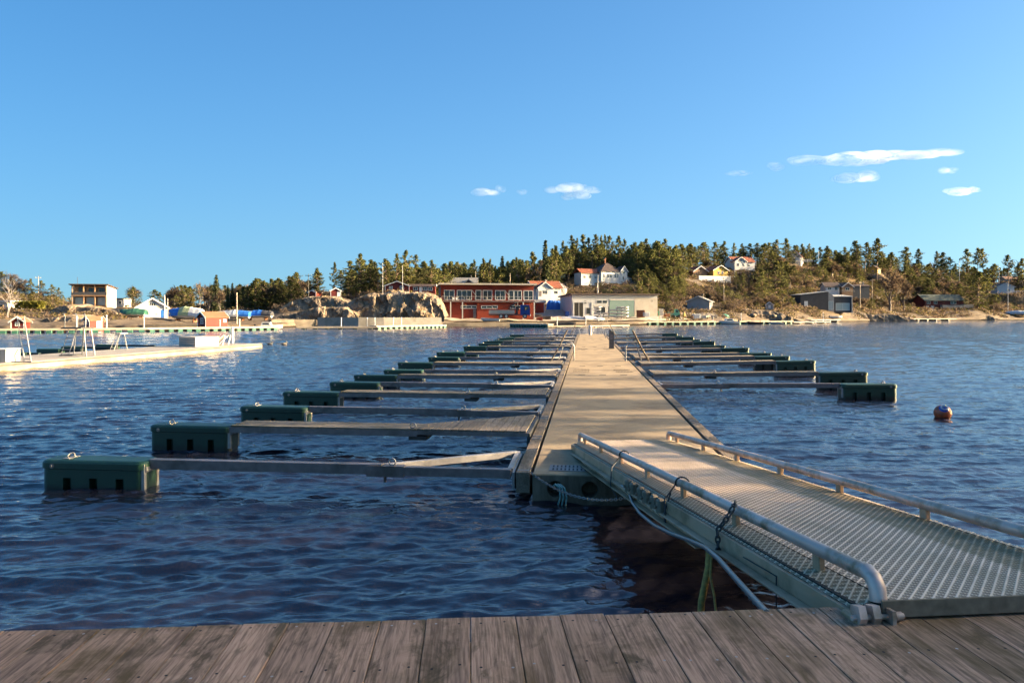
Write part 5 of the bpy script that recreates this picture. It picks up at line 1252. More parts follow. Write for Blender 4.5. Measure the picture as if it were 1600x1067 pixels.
H = thing('ridge_house', 'white gable end showing behind a pine on the ridge above the dark modern house', 'house', site(1243, 411, 362), R(-30)); gable(H, 6.5, 9, 3.2, 6.4, 'y', 'house_white', 'roof_tile', .5); window(H, face_M('F', 6.5, 9), 0, 1, 1.2, 1.2); railing(H, [(1, -6.5, -.2), (9, -6.5, -.2)], 1.3, 'white_plain', 'terrace_rail', .8, 3, .08)
H = thing('yellow_cabin', 'dark roofed cabin with sunlit yellow gable on the ridge right of the modern house', 'cabin', site(1366, 428, 392), R(-38)); gable(H, 5.2, 8, 2.8, 4.6, 'y', 'house_yellow', 'roof_dark', .4, 'house_yellow'); window(H, face_M('F', 5.2, 8), 0, .8, 1.0, 1.1); window(H, face_M('L', 5.2, 8), 0, .8, 1.0, 1.1)
cabin('tiny pale gabled shed among brown bushes on the middle bank', 1202, 481.5, 244, 2.4, 2.6, 1.2, 2.2, -16, 'house_grey', 'off_white', [], [('F', 0, 0, .8, 1.1)], None, 'y', 'garden_shed', 'shed')

# dark modern house: two black wings, pale roofs and doors
Y = 272; k = Y / F
H = thing('dark_modern_house', 'black clad modern house with pale roof edges and white garage doors', 'house', site(1284, 485.5, Y), R(3))
mb = MB(); mb.prism([(-10.6, -1.5), (.6, -1.5), (.6, 7.4), (-10.6, 6.1)], -4, 4, 0, None, 'y'); mb.build('wall', [MAT['house_dark']], H)
mb = MB(); mb.prism([(-10.9, 6.12), (.9, 7.48), (.9, 7.72), (-10.9, 6.4)], -4.4, 4.4, 0, None, 'y'); mb.build('roof', [MAT['off_white']], H)
mb = MB(); mb.prism([(.62, -.5), (2.9, -.5), (2.9, 5.6), (.62, 7.3)], -3.9, 3, 0, None, 'y'); mb.build('link_wall', [MAT['house_grey']], H)
mb = MB(); mb.box(2.92, 10.3, -3.2, 4, -.8, 5.4); mb.build('garage_wall', [MAT['house_dark']], H)
mb = MB(); mb.prism([(-3.5, 5.41), (4.2, 6.2), (4.2, 6.45), (-3.5, 5.75)], 2.6, 10.7, 0, None, 'x'); mb.box(10.35, 10.65, -3.45, 4, -.8, 5.40, 0); mb.build('garage_roof', [MAT['off_white']], H)
FM = frame((0, -4, 0), Vector((1, 0, 0)), Vector((0, -1, 0)), ZU); door(H, FM, -8.4, .5, 1.4, 3.2)
FM = frame((0, -3.9, 0), Vector((1, 0, 0)), Vector((0, -1, 0)), ZU); window(H, FM, 1.7, .4, 1.9, 3.3, 2, 1, 'white_plain', 'curtain_glass')
FM = frame((0, -3.2, 0), Vector((1, 0, 0)), Vector((0, -1, 0)), ZU); window(H, FM, 6.8, .1, 5.6, 2.9, 2, 1, 'white_plain', 'curtain_glass', 'garage_door')
mb = MB(); mb.box(-10.65, -2, -4.06, -4.003, -1.6, .3); mb.build('plinth', [MAT['concrete']], H)
H = thing('slope_cabin', 'long dark and white cabin on the slope above the dark modern house', 'cabin', site(1316, 456, 314), R(4))
gable(H, 6.5, 5, 2.4, 4.2, 'x', 'house_white', 'roof_slate' if 'roof_slate' in MAT else 'roof_dark', .5, 'off_white', (-6, 0)); gable(H, 5, 6, 2.2, 4.0, 'y', 'house_wood', 'roof_dark', .5, 'white_plain', (.5, -.5)); gable(H, 8, 5, 2.6, 3.2, 'x', 'house_slate', 'roof_dark', .4, 'roof_dark', (7.6, .2), chim=[(3, 1, 1.2)])
FM = frame((0, -2.5, 0), Vector((1, 0, 0)), Vector((0, -1, 0)), ZU)
window(H, FM, -7.5, .8, 1.7, 1.2); window(H, FM, -4.3, .5, 1.4, 1.6); window(H, frame((.5, -3.5, 0), Vector((1, 0, 0)), Vector((0, -1, 0)), ZU), 0, .5, 2, 1.3)
railing(H, [(-9, -5, -.4), (3, -5, -.4)], 1.0, 'off_white', 'deck_rail', .8, 2)
H = thing('red_cottage', 'long low dark red cottage with mossy dark roof near the right edge', 'cottage', site(1466, 484, 366), R(6))
gable(H, 22, 9, 5.2, 8.0, 'x', 'house_darkred', 'roof_green', .9, 'roof_dark')
FM = face_M('F', 22, 9)
for u, w, z in ((-9, 1.9, 3.0), (-5, 1.9, 3.0), (5.2, 3.2, 2.9)): window(H, FM, u, z, w, 1.7, 2)
door(H, FM, -9.6, .0, 1.6, 2.0, 'off_white'); door(H, FM, -6.8, .0, 1.9, 2.0, 'off_white')
mb = MB(); mb.box(-2.5, 9, -6.6, -4.55, -.5, 2.4); mb.box(9.3, 15, -6.6, -4, .0, 2.8); mb.build('terrace_wall', [MAT['concrete']], H)
H = thing('far_white_house', 'white gabled house among pines close to the right edge', 'house', site(1566, 459, 420), R(-16)); gable(H, 9, 10, 4.0, 6.4, 'y', 'house_white', 'roof_dark', .5); window(H, face_M('F', 9, 10), 1.5, 1.2, 1.3, 1.5); railing(H, [(2, -6.5, 0), (12, -6.5, 0)], 1.5, 'white_plain', 'terrace_rail', 1, 3, .06)
H = thing('upper_right_house', 'low grey roof of a house above the white one at far right', 'house', site(1580, 441, 488), R(5)); gable(H, 14, 7, 2.2, 4.0, 'x', 'house_grey', 'roof_orange', .6, 'off_white'); window(H, face_M('F', 14, 7), 2, .6, 2, 1.2)

# ================================================================== waterfront: walls, docks, boats, yard things
def wall_run(label, pts, top, base, m, name='quay_wall', th=.8):
    mb = MB()
    for i in range(len(pts) - 1):
        a = Vector((XP(pts[i][0], pts[i][1]), pts[i][1], 0)); b = Vector((XP(pts[i + 1][0], pts[i + 1][1]), pts[i + 1][1], 0)); t_ = (b - a); L = t_.length; t_.normalize(); nn = Vector((t_.y, -t_.x, 0))
        mb.box(0, L - .004, -.0, -th if False else th, base, top - .003 * (i % 2), 0, frame(a, t_, -nn, ZU))
    o = mb.build(name, [MAT[m]]); return tag(o, label, 'wall', 'quay walls along the far shore')
wall_run('pale concrete quay wall below the large cliff', [(496, 138.5), (560, 138), (600, 139), (690, 143)], 1.95, -1, 'concrete')
wall_run('dark old stone quay wall left of the pale concrete one', [(424, 131), (460, 136), (494, 138.5)], 1.55, -1, 'old_stone')
wall_run('low grey concrete quay edge under the covered boats', [(222, 109.5), (300, 111.5), (322, 112)], .9, -1, 'old_stone')
wall_run('low timber faced quay edge in front of the red building', [(694, 149), (730, 150), (800, 153), (850, 156)], .75, -1, 'old_stone')
def floating_dock(label, pts, width, top, nfl, m='pier_wood', posts=(), fm='dock_green', name='floating_dock', thick=.28, flsize=.7):
    c0 = Vector((XP(pts[0][0], pts[0][1]), pts[0][1], 0)); t = thing(name, label, 'dock', c0, 0, 'floating docks along the far shore')
    for i in range(len(pts) - 1):
        a = Vector((XP(pts[i][0], pts[i][1]), pts[i][1], 0)) - c0; b = Vector((XP(pts[i + 1][0], pts[i + 1][1]), pts[i + 1][1], 0)) - c0; d = b - a; L = d.length; d.normalize(); nn = Vector((-d.y, d.x, 0)); M = frame(a, d, nn, ZU)
        mb = MB(); mb.box(0, L - .02, 0, width, top - thick, top, 0, M, .01); mb.build('deck', [MAT[m]], t)
        n = max(1, int(nfl * L / sum((Vector((XP(pts[j + 1][0], pts[j + 1][1]), pts[j + 1][1], 0)) - Vector((XP(pts[j][0], pts[j][1]), pts[j][1], 0))).length for j in range(len(pts) - 1))))
        for k in range(n):
            q = L * (k + .5) / n; mb = MB(); mb.box(q - flsize / 2, q + flsize / 2, -.12, width + .05, -.3, top - thick - .004, 0, M, .04); mb.build('float', [MAT[fm]], t)
    for (px, Yp, hh) in posts:
        mb = MB(); c = Vector((XP(px, Yp), Yp + width * .5, 0)) - c0; mb.tube([c + ZU * (top - .1), c + ZU * hh], .065, 8); mb.tube([c + ZU * hh, c + ZU * (hh + .12)], [.15, .05], 8); mb.build('dock_post', [MAT['white_plain']], t)
    return t
floating_dock('long floating dock with green floats below the left boatyard', [(-60, 88.5), (120, 93), (230, 97), (330, 103), (436, 111)], 1.7, .62, 34, posts=[(153, 94, 2.0), (161, 94.2, 2.3), (220, 96.5, 2.4), (340, 104, 1.6), (371, 106, 1.7)])
floating_dock('short floating dock with many pale posts left of the middle quay', [(465, 116), (520, 117), (590, 118)], 2.0, .45, 7, posts=[(531, 118, 1.9), (572, 119, 1.9), (584, 119, 1.9)], fm='float_dark')
floating_dock('long green edged floating dock bending in to the red building', [(588, 118), (640, 124), (698, 132)], 1.8, .6, 16, posts=[(613, 121, 1.9), (626, 122.5, 1.9)])
floating_dock('floating dock with dark slots in front of the moored work boats', [(796, 139), (856, 131)], 1.6, .75, 14, flsize=.4)
floating_dock('thin dock tail reaching right from the slotted dock', [(856, 131), (920, 134), (984, 141)], 1.6, .42, 6, posts=[(871, 133, 1.9), (916, 135, 2.0)], fm='float_dark')
floating_dock('long floating dock with green floats under the ochre rock point', [(984, 168), (1080, 176), (1180, 186), (1240, 194)], 2.0, .85, 26, posts=[(1034, 172, 2.2), (1160, 184, 2.9), (1116, 179, 2.0)])
floating_dock('bare low dock reaching right past the ochre rock point', [(1240, 194), (1298, 204)], 2.2, .6, 3, posts=[(1289, 203, 3.2)], fm='float_dark')
floating_dock('short pale dock at the shore of the dark modern house', [(1268, 236), (1314, 244)], 2.2, .9, 4, 'pale_planks', fm='float_dark')
floating_dock('long sunlit low jetty below the dark red cottage', [(1412, 288), (1470, 300), (1494, 306)], 3.0, 1.0, 6, 'pier_wood', fm='float_dark', posts=[(1401, 286, 3.0)])
# boats
def hull_mesh(mb, L, B, Hh, mat=0, M=None, sheer=.12, n=14):
    rings = []
    for i in range(n + 1):
        f = i / n; w = B / 2 * (1 - max(0, (f - .45) / .55) ** 2.2) * (.86 + .14 * min(1, f * 4)); zt = Hh * (1 + sheer * f * f * 2); zb = Hh * .55 * max(0, (f - .6) / .4) ** 2
        rings.append([(f * L - L / 2, -w, zt), (f * L - L / 2, -w * .82, zb + (zt - zb) * .35), (f * L - L / 2, 0, zb), (f * L - L / 2, w * .82, zb + (zt - zb) * .35), (f * L - L / 2, w, zt), (f * L - L / 2, w * .9, zt - .02), (f * L - L / 2, w * .8, zt - Hh * .18), (f * L - L / 2, -w * .8, zt - Hh * .18), (f * L - L / 2, -w * .9, zt - .02)])
    vs = [p for r in rings for p in r]; m = 9
    fs = [(i * m + k, i * m + (k + 1) % m, (i + 1) * m + (k + 1) % m, (i + 1) * m + k) for i in range(n) for k in range(m)]; fs += [tuple(range(m)), tuple(range(n * m, (n + 1) * m))[::-1]]
    mb.add(vs, fs, mat, M, False)
def small_boat(name, label, pos, L, B, Hh, rz, cabin_=False, m='boat_hull', grp=None, cat='boat'):
    t = thing(name, label, cat, pos, R(rz), grp); mb = MB(); hull_mesh(mb, L, B, Hh); mb.build('hull', [MAT[m]], t)
    if cabin_:
        mb = MB(); mb.prism([(-.28 * L, Hh * .9), (.12 * L, Hh * .9), (.06 * L, Hh * 1.75), (-.22 * L, Hh * 1.75)], -B * .32, B * .32, 0, None, 'y'); c = mb.build('cabin', [MAT['white_plain']], t)
        mb = MB(); mb.box(-.2 * L, .03 * L, -B * .325, B * .325, Hh * 1.25, Hh * 1.6); mb.build('window', [MAT['window_glass']], c)
    mb = MB(); mb.box(-L * .53, -L * .47, -.14, .14, Hh * .5, Hh * 1.35, 0, None, .03); mb.build('motor', [MAT['rubber_black']], t)
    return t
def covered_boat(label, px, yb, Y, L, B, Hh, rz, mats, name='covered_boat'):
    t = thing(name, label, 'boat', site(px, yb, Y), R(rz), 'covered boats in the boatyard'); mb = MB(); M = Matrix.Translation((0, 0, .5)); hull_mesh(mb, L, B, Hh * .45, 0, M); mb.build('hull', [MAT['boat_hull']], t)
    n = 16; rnd = random.Random(int(px)); cov = [(-1.05, .30), (-.98, .55), (-.55, .9), (0, 1.0), (.55, .9), (.98, .55), (1.05, .30)]
    cuts = np.linspace(0, n, len(mats) + 1).astype(int)
    for q, m in enumerate(mats):
        vs = []; fs = []
        for i in range(cuts[q], cuts[q + 1] + 1):
            f = i / n; w = B / 2 * (1 - max(0, (f - .6) / .4) ** 2.4 * .8) * 1.06; top = Hh * (1 - .22 * abs(f - .45) * 2) + rnd.uniform(-.05, .05)
            for (a, b) in cov: vs.append((f * L * 1.04 - L * .52, a * w, .5 + b * (top) + rnd.uniform(-.04, .04)))
        m_ = len(cov); r = cuts[q + 1] - cuts[q]
        fs = [(i * m_ + k, i * m_ + k + 1, (i + 1) * m_ + k + 1, (i + 1) * m_ + k) for i in range(r) for k in range(m_ - 1)]
        if q == 0: fs.append(tuple(range(m_)))
        if q == len(mats) - 1: fs.append(tuple(range(r * m_, (r + 1) * m_))[::-1])
        mb = MB(); mb.add(vs, fs, 0, None, False); mb.build('tarpaulin', [MAT[m]], t, False)
    for sx in (-.3, .25): mb = MB(); mb.box(sx * L - .1, sx * L + .1, -B * .3, B * .3, -.2, .62); mb.build('cradle', [MAT['rust']], t)
    return t
covered_boat('boat under dark green tarpaulin left of the white boathouse', 208, 499, 132, 4.6, 2.1, 1.7, 188, ['tarp_green'])
covered_boat('big boat under blue and pale green tarpaulin left of the red boathouse', 290, 503, 134, 6.4, 2.6, 2.6, 176, ['tarp_white', 'tarp_lime', 'tarp_blue'])
covered_boat('boat under white and blue tarpaulin right behind the red boathouse', 364, 502, 140, 6.6, 2.3, 1.9, 183, ['tarp_blue', 'tarp_white', 'tarp_white'])
covered_boat('boat under white, blue and dark tarpaulin beside the cliff ledges', 402, 500.5, 142, 6.0, 2.2, 1.7, 180, ['house_dark', 'tarp_blue', 'tarp_white'])
covered_boat('upturned pale boat on the shore rock at far right edge', 1588, 494, 366, 9.0, 3.4, 2.6, 150, ['tarp_white'])
t = thing('blue_tarp_stack', 'heap under bright blue tarpaulin between the red shed and the boat hall', 'tarpaulin', site(868, 485, 190)); mb = MB(); rnd = random.Random(5); nx, ny = 18, 8; vs = []
for i in range(nx + 1):
    for j in range(ny + 1):
        a, b = i / nx * 2 - 1, j / ny * 2 - 1; z = 2.9 * max(0, (1 - abs(a) ** 4)) ** .4 * max(0, (1 - abs(b) ** 4)) ** .5 * (1 - .12 * a) + rnd.uniform(-.12, .12); vs.append((a * 2.7, b * 1.8, z - .2))
mb.add(vs, [(i * (ny + 1) + j, (i + 1) * (ny + 1) + j, (i + 1) * (ny + 1) + j + 1, i * (ny + 1) + j + 1) for i in range(nx) for j in range(ny)]); mb.build('tarpaulin', [MAT['tarp_blue']], t, False)
small_boat('motor_boat', 'small white motor boat with low cabin moored at the end of the left dock', Vector((XP(420, 112.5), 112.5, -.15)), 4.4, 1.7, .8, 8, True)
small_boat('work_boat', 'pale open boat lying ashore in front of the red building', P(766, 503.5, 153) + Vector((0, 0, .1)), 4.2, 1.7, .75, 176)
small_boat('moored_boat', 'long white boat moored at the dock below the ochre point', Vector((XP(1136, 181), 181, -.15)), 6.2, 2.0, .95, 182, True)
small_boat('dark_dinghy', 'black low dinghy moored right of the long white boat', Vector((XP(1178, 184.5), 184.5, -.1)), 3.4, 1.5, .7, 180, False, 'rubber_black')
small_boat('pale_dinghy', 'pale low dinghy moored right of the black one', Vector((XP(1212, 188), 188, -.1)), 4.0, 1.5, .6, 182)
small_boat('beach_boat', 'small white boat on the shore below the dark modern house', P(1306, 498, 258), 5.0, 1.8, .9, 4)
small_boat('sail_dinghy', 'tiny white dinghy at the foot of the small yellowish pine', P(1552, 497.5, 352), 3.6, 1.7, .9, 60)
# steel rack with dinghies stacked in front of the boat hall
Y = 174; k = Y / F
rack = thing('boat_rack', 'blue grey steel rack of shelves holding white dinghies before the boat hall', 'rack', P(957, 498, Y))
ux = [(q - 957) * k for q in (936, 943, 951, 964, 971, 979)]
for u in ux: mb = MB(); mb.box(u - .09, u + .09, -.09, .09, -.4, 3.1); mb.build('upright', [MAT['house_slate']], rack)
rows_ = [.35, 1.15, 1.95, 2.6]
for z in rows_:
    for u in ux: mb = MB(); mb.box(u - .05, u + .05, -1.4, -.095, z - .12, z - .02); mb.build('arm', [MAT['house_slate']], rack)
RN = ['lowest', 'second', 'third', 'top']
proto = None
for i, z in enumerate(rows_):
    for j, q in enumerate((933, 946, 958, 968, 976)):
        if (i, j) in ((3, 2), (3, 1), (2, 1)): continue
        pos = P(q, 498, Y) + Vector((0, -.75, z + .01))
        lab = f'white dinghy on the {RN[i]} shelf of the boat rack, {ORD[j]} from left'
        if proto is None:
            proto = thing('rack_dinghy', lab, 'boat', pos, R(4), 'dinghies on the boat rack'); mb = MB(); hull_mesh(mb, 1.9, 1.2, .42); mb.build('hull', [MAT['boat_hull']], proto); continue
        o = copy_tree(proto); o.location = pos; o['label'] = lab; o.rotation_euler = (0, 0, R(trnd.uniform(-8, 8)))
for j, (q, yy, L) in enumerate(((889, 500, 3.6), (900, 498.5, 4.0), (912, 501, 3.8), (923, 498.5, 3.6), (935, 500.5, 3.4))):
    t = thing('shore_dinghy', f'upturned white dinghy on the yard before the boat hall, {ORD[j]} from left', 'boat', P(q, yy, 168), R(trnd.uniform(-30, 30)), 'upturned dinghies on the yard'); mb = MB(); hull_mesh(mb, L, 1.4, .7, 0, Matrix.Translation((0, 0, .75)) @ Matrix.Rotation(math.pi, 4, 'X')); mb.build('hull', [MAT['boat_hull']], t)
for j, (q, yy) in enumerate(((913, 505), (920, 504), (928, 505), (934, 503), (941, 504), (947, 505))):
    t = thing('round_buoy', f'big cream coloured buoy lying on the shore edge, {ORD[j]} from left', 'buoy', P(q, yy, 166), trnd.uniform(0, 6), 'cream buoys on the shore'); mb = MB(); mb.sphere((0, 0, .25), (.5, .42, .42), 10, 8); mb.build('ball', [MAT['roof_ivory'] if 'roof_ivory' in MAT else 'x'] if False else [MAT['pale_planks']], t); mb = MB(); mb.tube([(.45, 0, .25), (.62, 0, .25)], .1, 6); mb.build('eyelet', [MAT['rust']], t)
# crane truck
Y = 160; k = Y / F
T = thing('crane_truck', 'blue cab flatbed truck with folded loading crane before the red building', 'truck', P(796, 497.5, Y))
X0 = lambda q: (q - 796) * k
mb = MB(); mb.box(X0(764), X0(828), -1.0, 1.0, .75, 1.0); mb.build('chassis', [MAT['steel_dark']], T)
mb = MB(); mb.box(X0(764), X0(804), -1.25, 1.25, 1.05, 1.18); mb.box(X0(764), X0(804), -1.25, -1.19, 1.18, 1.95); mb.box(X0(764), X0(804), 1.19, 1.25, 1.18, 1.95); mb.box(X0(764), X0(764) + .06, -1.19, 1.19, 1.18, 1.95)
for q in (774, 784, 794): mb.box(X0(q) - .04, X0(q) + .04, -1.30, -1.25, 1.05, 1.95)
mb.build('flatbed', [MAT['pale_planks']], T)
mb = MB(); mb.prism([(X0(813), .8), (X0(828), .8), (X0(828), 2.0), (X0(826.5), 3.15), (X0(813), 3.15)], -1.2, 1.2, 0, None, 'y'); cab = mb.build('cab', [MAT['truck_blue']], T)
mb = MB(); mb.box(X0(819), X0(825.5), -1.23, -1.203, 2.05, 2.85); mb.build('window', [MAT['window_glass']], cab)
mb = MB(); mb.prism([(X0(828.1), 2.05), (X0(827), 2.95), (X0(827.2), 2.95), (X0(828.4), 2.05)], -1.05, 1.05, 0, None, 'y'); mb.build('windscreen', [MAT['window_glass']], cab)
mb = MB(); mb.box(X0(828), X0(829), -1.2, 1.2, .55, .95, 0, None, .04); mb.build('bumper', [MAT['off_white']], cab)
mb = MB(); mb.box(X0(819.5), X0(819.5) + .3, -1.34, -1.204, 1.9, 2.5, 0, None, .03); mb.build('mirror', [MAT['rubber_black']], cab)
for q in (783, 791, 820):
    for s_ in (-1, 1):
        mb = MB(); mb.tube([(X0(q), s_ * .85, .52), (X0(q), s_ * 1.2, .52)], .52, 20); wh = mb.build('wheel', [MAT['rubber_black']], T)
        mb = MB(); mb.tube([(X0(q), s_ * 1.201, .52), (X0(q), s_ * 1.23, .52)], .30, 14); mb.build('rim', [MAT['off_white']], wh)
mb = MB(); mb.box(X0(806), X0(809), -.4, .4, 1.0, 2.6); mb.tube([(X0(808), 0, 2.5), (X0(809), 0, 3.9), (X0(798), 0, 2.9), (X0(794), 0, 2.3), (X0(804), 0, 2.0)], [.2, .2, .17, .13, .1], 8); mb.tube([(X0(805), .3, 1.0), (X0(811), .3, 2.2), (X0(803), .3, 3.2)], .12, 6); mb.build('crane', [MAT['steel_dark']], T)
# yard clutter, each its own thing
def crate(name, label, px, yb, Y, w, d, h, m, cat, rz=0, lid=None):
    t = thing(name, label, cat, P(px, yb, Y), R(rz)); mb = MB(); mb.box(-w / 2, w / 2, -d / 2, d / 2, 0, h, 0, None, .03)
    mb.build('body', [MAT[m]], t); mb = MB()
    for q in (-.32, 0, .32): mb.box(q * w - .05, q * w + .05, -d / 2 - .05, -d / 2 - .002, .05, h - .05)
    mb.build('rib', [MAT[m]], t)
    if lid: mb = MB(); mb.box(-w / 2 - .05, w / 2 + .05, -d / 2 - .05, d / 2 + .05, h + .002, h + .12); mb.build('lid', [MAT[lid]], t)
    return t
crate('rusty_container', 'rusty brown steel container right of the boat hall door', 1001, 496, 178, 1.9, 1.6, 1.9, 'rust', 'container')
crate('white_container', 'white box container on the dock yard left of the ochre point', 1088, 497.5, 197, 2.0, 1.6, 1.3, 'white_plain', 'container', 5)
crate('dark_container', 'brown wooden bin left of the white box container', 1080, 498, 197, 1.2, 1.0, .9, 'rust', 'bin', 4)
crate('grey_tank', 'pale grey square tank between the green machines', 1033, 493, 186, 1.0, 1.0, 1.8, 'off_white', 'tank', 0, 'steel_galv')
crate('rust_skip', 'low rusty skip beside the grey tank', 1022, 494, 182, 2.0, 1.4, .9, 'rust', 'skip', -5)
crate('shore_cabinet', 'white cabinet on the shore below the dark modern house', 1272, 495, 262, 3.0, 1.4, 1.9, 'off_white', 'cabinet', 3)
crate('lime_bag', 'white bulk bag beside the rusty container', 1010, 494.5, 176, 1.4, 1.2, 1.1, 'tarp_white', 'bag', 12)
crate('dock_chest', 'low yellowish timber stack in front of the boat hall', 958, 501.5, 170, 4.0, 1.2, .5, 'pier_wood', 'timber', 2)
crate('log_box', 'dark timber pallet left of the truck track', 852, 499, 166, 2.8, 1.6, .8, 'old_stone', 'pallet', -4)
crate('orange_crate', 'rust red crate right of the crane truck', 843, 501, 163, 1.4, 1.1, .8, 'house_orange', 'crate', 6)
crate('winch_shed', 'small dark boat trailer box near the red building left corner', 668, 500, 156, 2.0, 1.3, .8, 'steel_dark', 'box', 10)
def digger(label, px, yb, Y, s, flip=1):
    t = thing('green_machine', label, 'machine', P(px, yb, Y)); mb = MB(); mb.prism([(-1.2 * s * flip, .5), (.9 * s * flip, .5), (.9 * s * flip, 1.2 * s), (.3 * s * flip, 2.2 * s), (-.2 * s * flip, 2.2 * s), (-.4 * s * flip, 1.2 * s), (-1.2 * s * flip, 1.0 * s)], -.7, .7, 0, None, 'y'); b = mb.build('body', [MAT['machine_green']], t)
    mb = MB(); mb.prism([(-.1 * s * flip, 1.35 * s), (.5 * s * flip, 1.35 * s), (.25 * s * flip, 2.0 * s), (-.1 * s * flip, 2.0 * s)], -.71, .71, 0, None, 'y'); mb.build('window', [MAT['window_glass']], b)
    for q in (-.8, .6): mb = MB(); mb.tube([(q * s, -.8, .42), (q * s, .8, .42)], .42, 14); mb.build('wheel', [MAT['rubber_black']], t)
    mb = MB(); mb.tube([(-1.0 * s * flip, 0, 1.0 * s), (-1.9 * s * flip, 0, 1.5 * s), (-2.3 * s * flip, 0, .5 * s)], .13, 6); mb.build('arm', [MAT['machine_green']], t); return t
digger('light green loader with cab at the right of the yard', 1056, 496.5, 192, 1.1); digger('light green machine half hidden behind the white bulk bag', 1014, 493, 187, .9, -1)
t = thing('yellow_post', 'bright yellow bollard left of the wooden bin', 'bollard', P(1069, 496, 194)); mb = MB(); mb.tube([(0, 0, 0), (0, 0, 1.1), (0, 0, 1.5)], [.32, .28, .12], 10); mb.build('shaft', [MAT['house_yellow']], t); mb = MB(); mb.tube([(0, 0, -.05), (0, 0, .03)], .45, 10); mb.build('foot', [MAT['steel_dark']], t)
t = thing('green_cover', 'small teal covered dinghy on the bank by the ochre point', 'boat', P(1132, 496, 212)); mb = MB(); mb.sphere((0, 0, .1), (1.6, .9, 1.0), 14, 8); mb.build('tarpaulin', [MAT['machine_green']], t)
for j, (q, yy, Yp, r) in enumerate(((1176, 494, 214, .9), (1208, 495, 218, .8))):
    t = thing('boulder', ('pale' if j == 0 else 'second pale') + ' boulder on the bank by the ochre rock point' + ('' if j == 0 else ', further right'), 'boulder', P(q, yy, Yp)); mb = MB(); mb.sphere((0, 0, .2), (r * 1.3, r, r * .8), 10, 7); mb.v = [(x * (1 + .2 * math.sin(7 * y + 3 * z)), y, z * (1 + .15 * math.cos(5 * x))) for x, y, z in mb.v]; mb.build('stone', [MAT['granite']], t)
crate('blue_bin', 'small blue bin beside the open bay of the boat hall', 886, 494, 176, 1.0, .9, 1.1, 'truck_blue', 'bin', 8, 'truck_blue')
crate('grey_pallet', 'stack of grey planks left of the boat rack', 928, 497, 172, 2.4, 1.0, .6, 'beam_grey', 'timber', -6)
crate('rust_box', 'rusty low box on the yard right of the grey tank', 1042, 495, 190, 1.4, 1.1, .8, 'rust', 'box', 14)
crate('teal_tank', 'teal plastic tank between the two green machines', 1026, 494, 186, 1.3, 1.1, 1.2, 'machine_green', 'tank', -8, 'machine_green')
crate('dark_trailer_box', 'dark low trailer load left of the timber pallet', 838, 497, 172, 2.6, 1.4, .9, 'steel_dark', 'trailer', 4)
crate('white_crate', 'white crate right of the white box container', 1099, 497.5, 199, 1.5, 1.2, .9, 'off_white', 'crate', -7, 'off_white')
crate('ochre_crate', 'ochre wooden crate at the foot of the ochre point bank', 1116, 497, 206, 1.6, 1.2, .8, 'pier_wood', 'crate', 9)
def pole(px, yt, yb, Y, label, cross=True, r=.12, m='pier_wood', name='utility_pole', cat='pole', grp='poles along the far shore'):
    b = P(px, yb, Y); h = ZP(yt, Y) - b.z; t = thing(name, label, cat, b, trnd.uniform(-.6, .6), grp); mb = MB(); mb.tube([(0, 0, -.5), (0, 0, h)], [r, r * .75], 8); mb.build('shaft', [MAT[m]], t)
    if cross:
        mb = MB(); mb.box(-.8, .8, -.06, .06, h - .5, h - .36); ca = mb.build('crossarm', [MAT[m]], t)
        for q in (-.7, 0, .7): mb = MB(); mb.tube([(q, 0, h - .36), (q, 0, h - .16)], .05, 6); mb.build('insulator', [MAT['off_white']], ca)
    return t
pole(60, 432, 458, 230, 'thin utility pole on the far left hill', True, .12)
pole(121, 433, 476, 158, 'thin flagpole left of the wooden modern house', False, .05, 'steel_dark', 'flag_pole')
pole(257, 461, 498, 136, 'pale mast beside the white boathouse', False, .14, 'off_white')
pole(262, 466, 498, 139, 'second pale mast close behind the one beside the white boathouse', False, .08, 'off_white')
pole(370, 457, 506, 124, 'tall bare pole right of the red boathouse', False, .14)
pole(482, 428, 463, 172, 'dark utility pole on the bare rock dome', True, .10, 'steel_dark')
pole(598, 411, 457, 160, 'left of two pale flagpoles on the large cliff', False, .07, 'off_white', 'flag_pole')
pole(629, 414, 457, 160, 'right of two pale flagpoles on the large cliff', False, .07, 'off_white', 'flag_pole')
pole(743, 424, 455, 226, 'thin pole rising behind the middle of the red building roof', False, .12)
pole(797, 427, 455, 226, 'thin pole rising behind the right half of the red building roof', False, .12)
pole(736, 430, 455, 228, 'thick dark pole behind the red building roof', False, .2, 'steel_dark')
pole(934, 430, 470, 214, 'pale tall pole in front of the white villa', True, .16, 'off_white')
pole(1131, 433, 481, 236, 'tall pale pole behind the ochre rock point', True, .13, 'pier_wood')
pole(1148, 408, 440, 300, 'pale pole just right of the yellow house', True, .14, 'off_white')
pole(1212, 394, 420, 356, 'pole standing against the sky on the middle ridge', False, .13, 'off_white')
pole(1279, 392, 424, 352, 'pale pole among pines above the dark modern house', False, .13, 'off_white')
pole(1344, 440, 486, 300, 'brown pole right of the long slope cabin', True, .2)
pole(1363, 436, 489, 302, 'tall pale pole between the modern house and the brown tree', True, .13, 'pier_wood')
pole(1499, 408, 440, 440, 'pole rising to the skyline above the dark red cottage', True, .15, 'off_white')
pole(1561, 414, 446, 440, 'curved top street light on the right ridge', False, .13, 'off_white')
pole(1575, 441, 485, 372, 'white flagpole near the right edge by the shore', False, .10, 'white_plain', 'flag_pole')

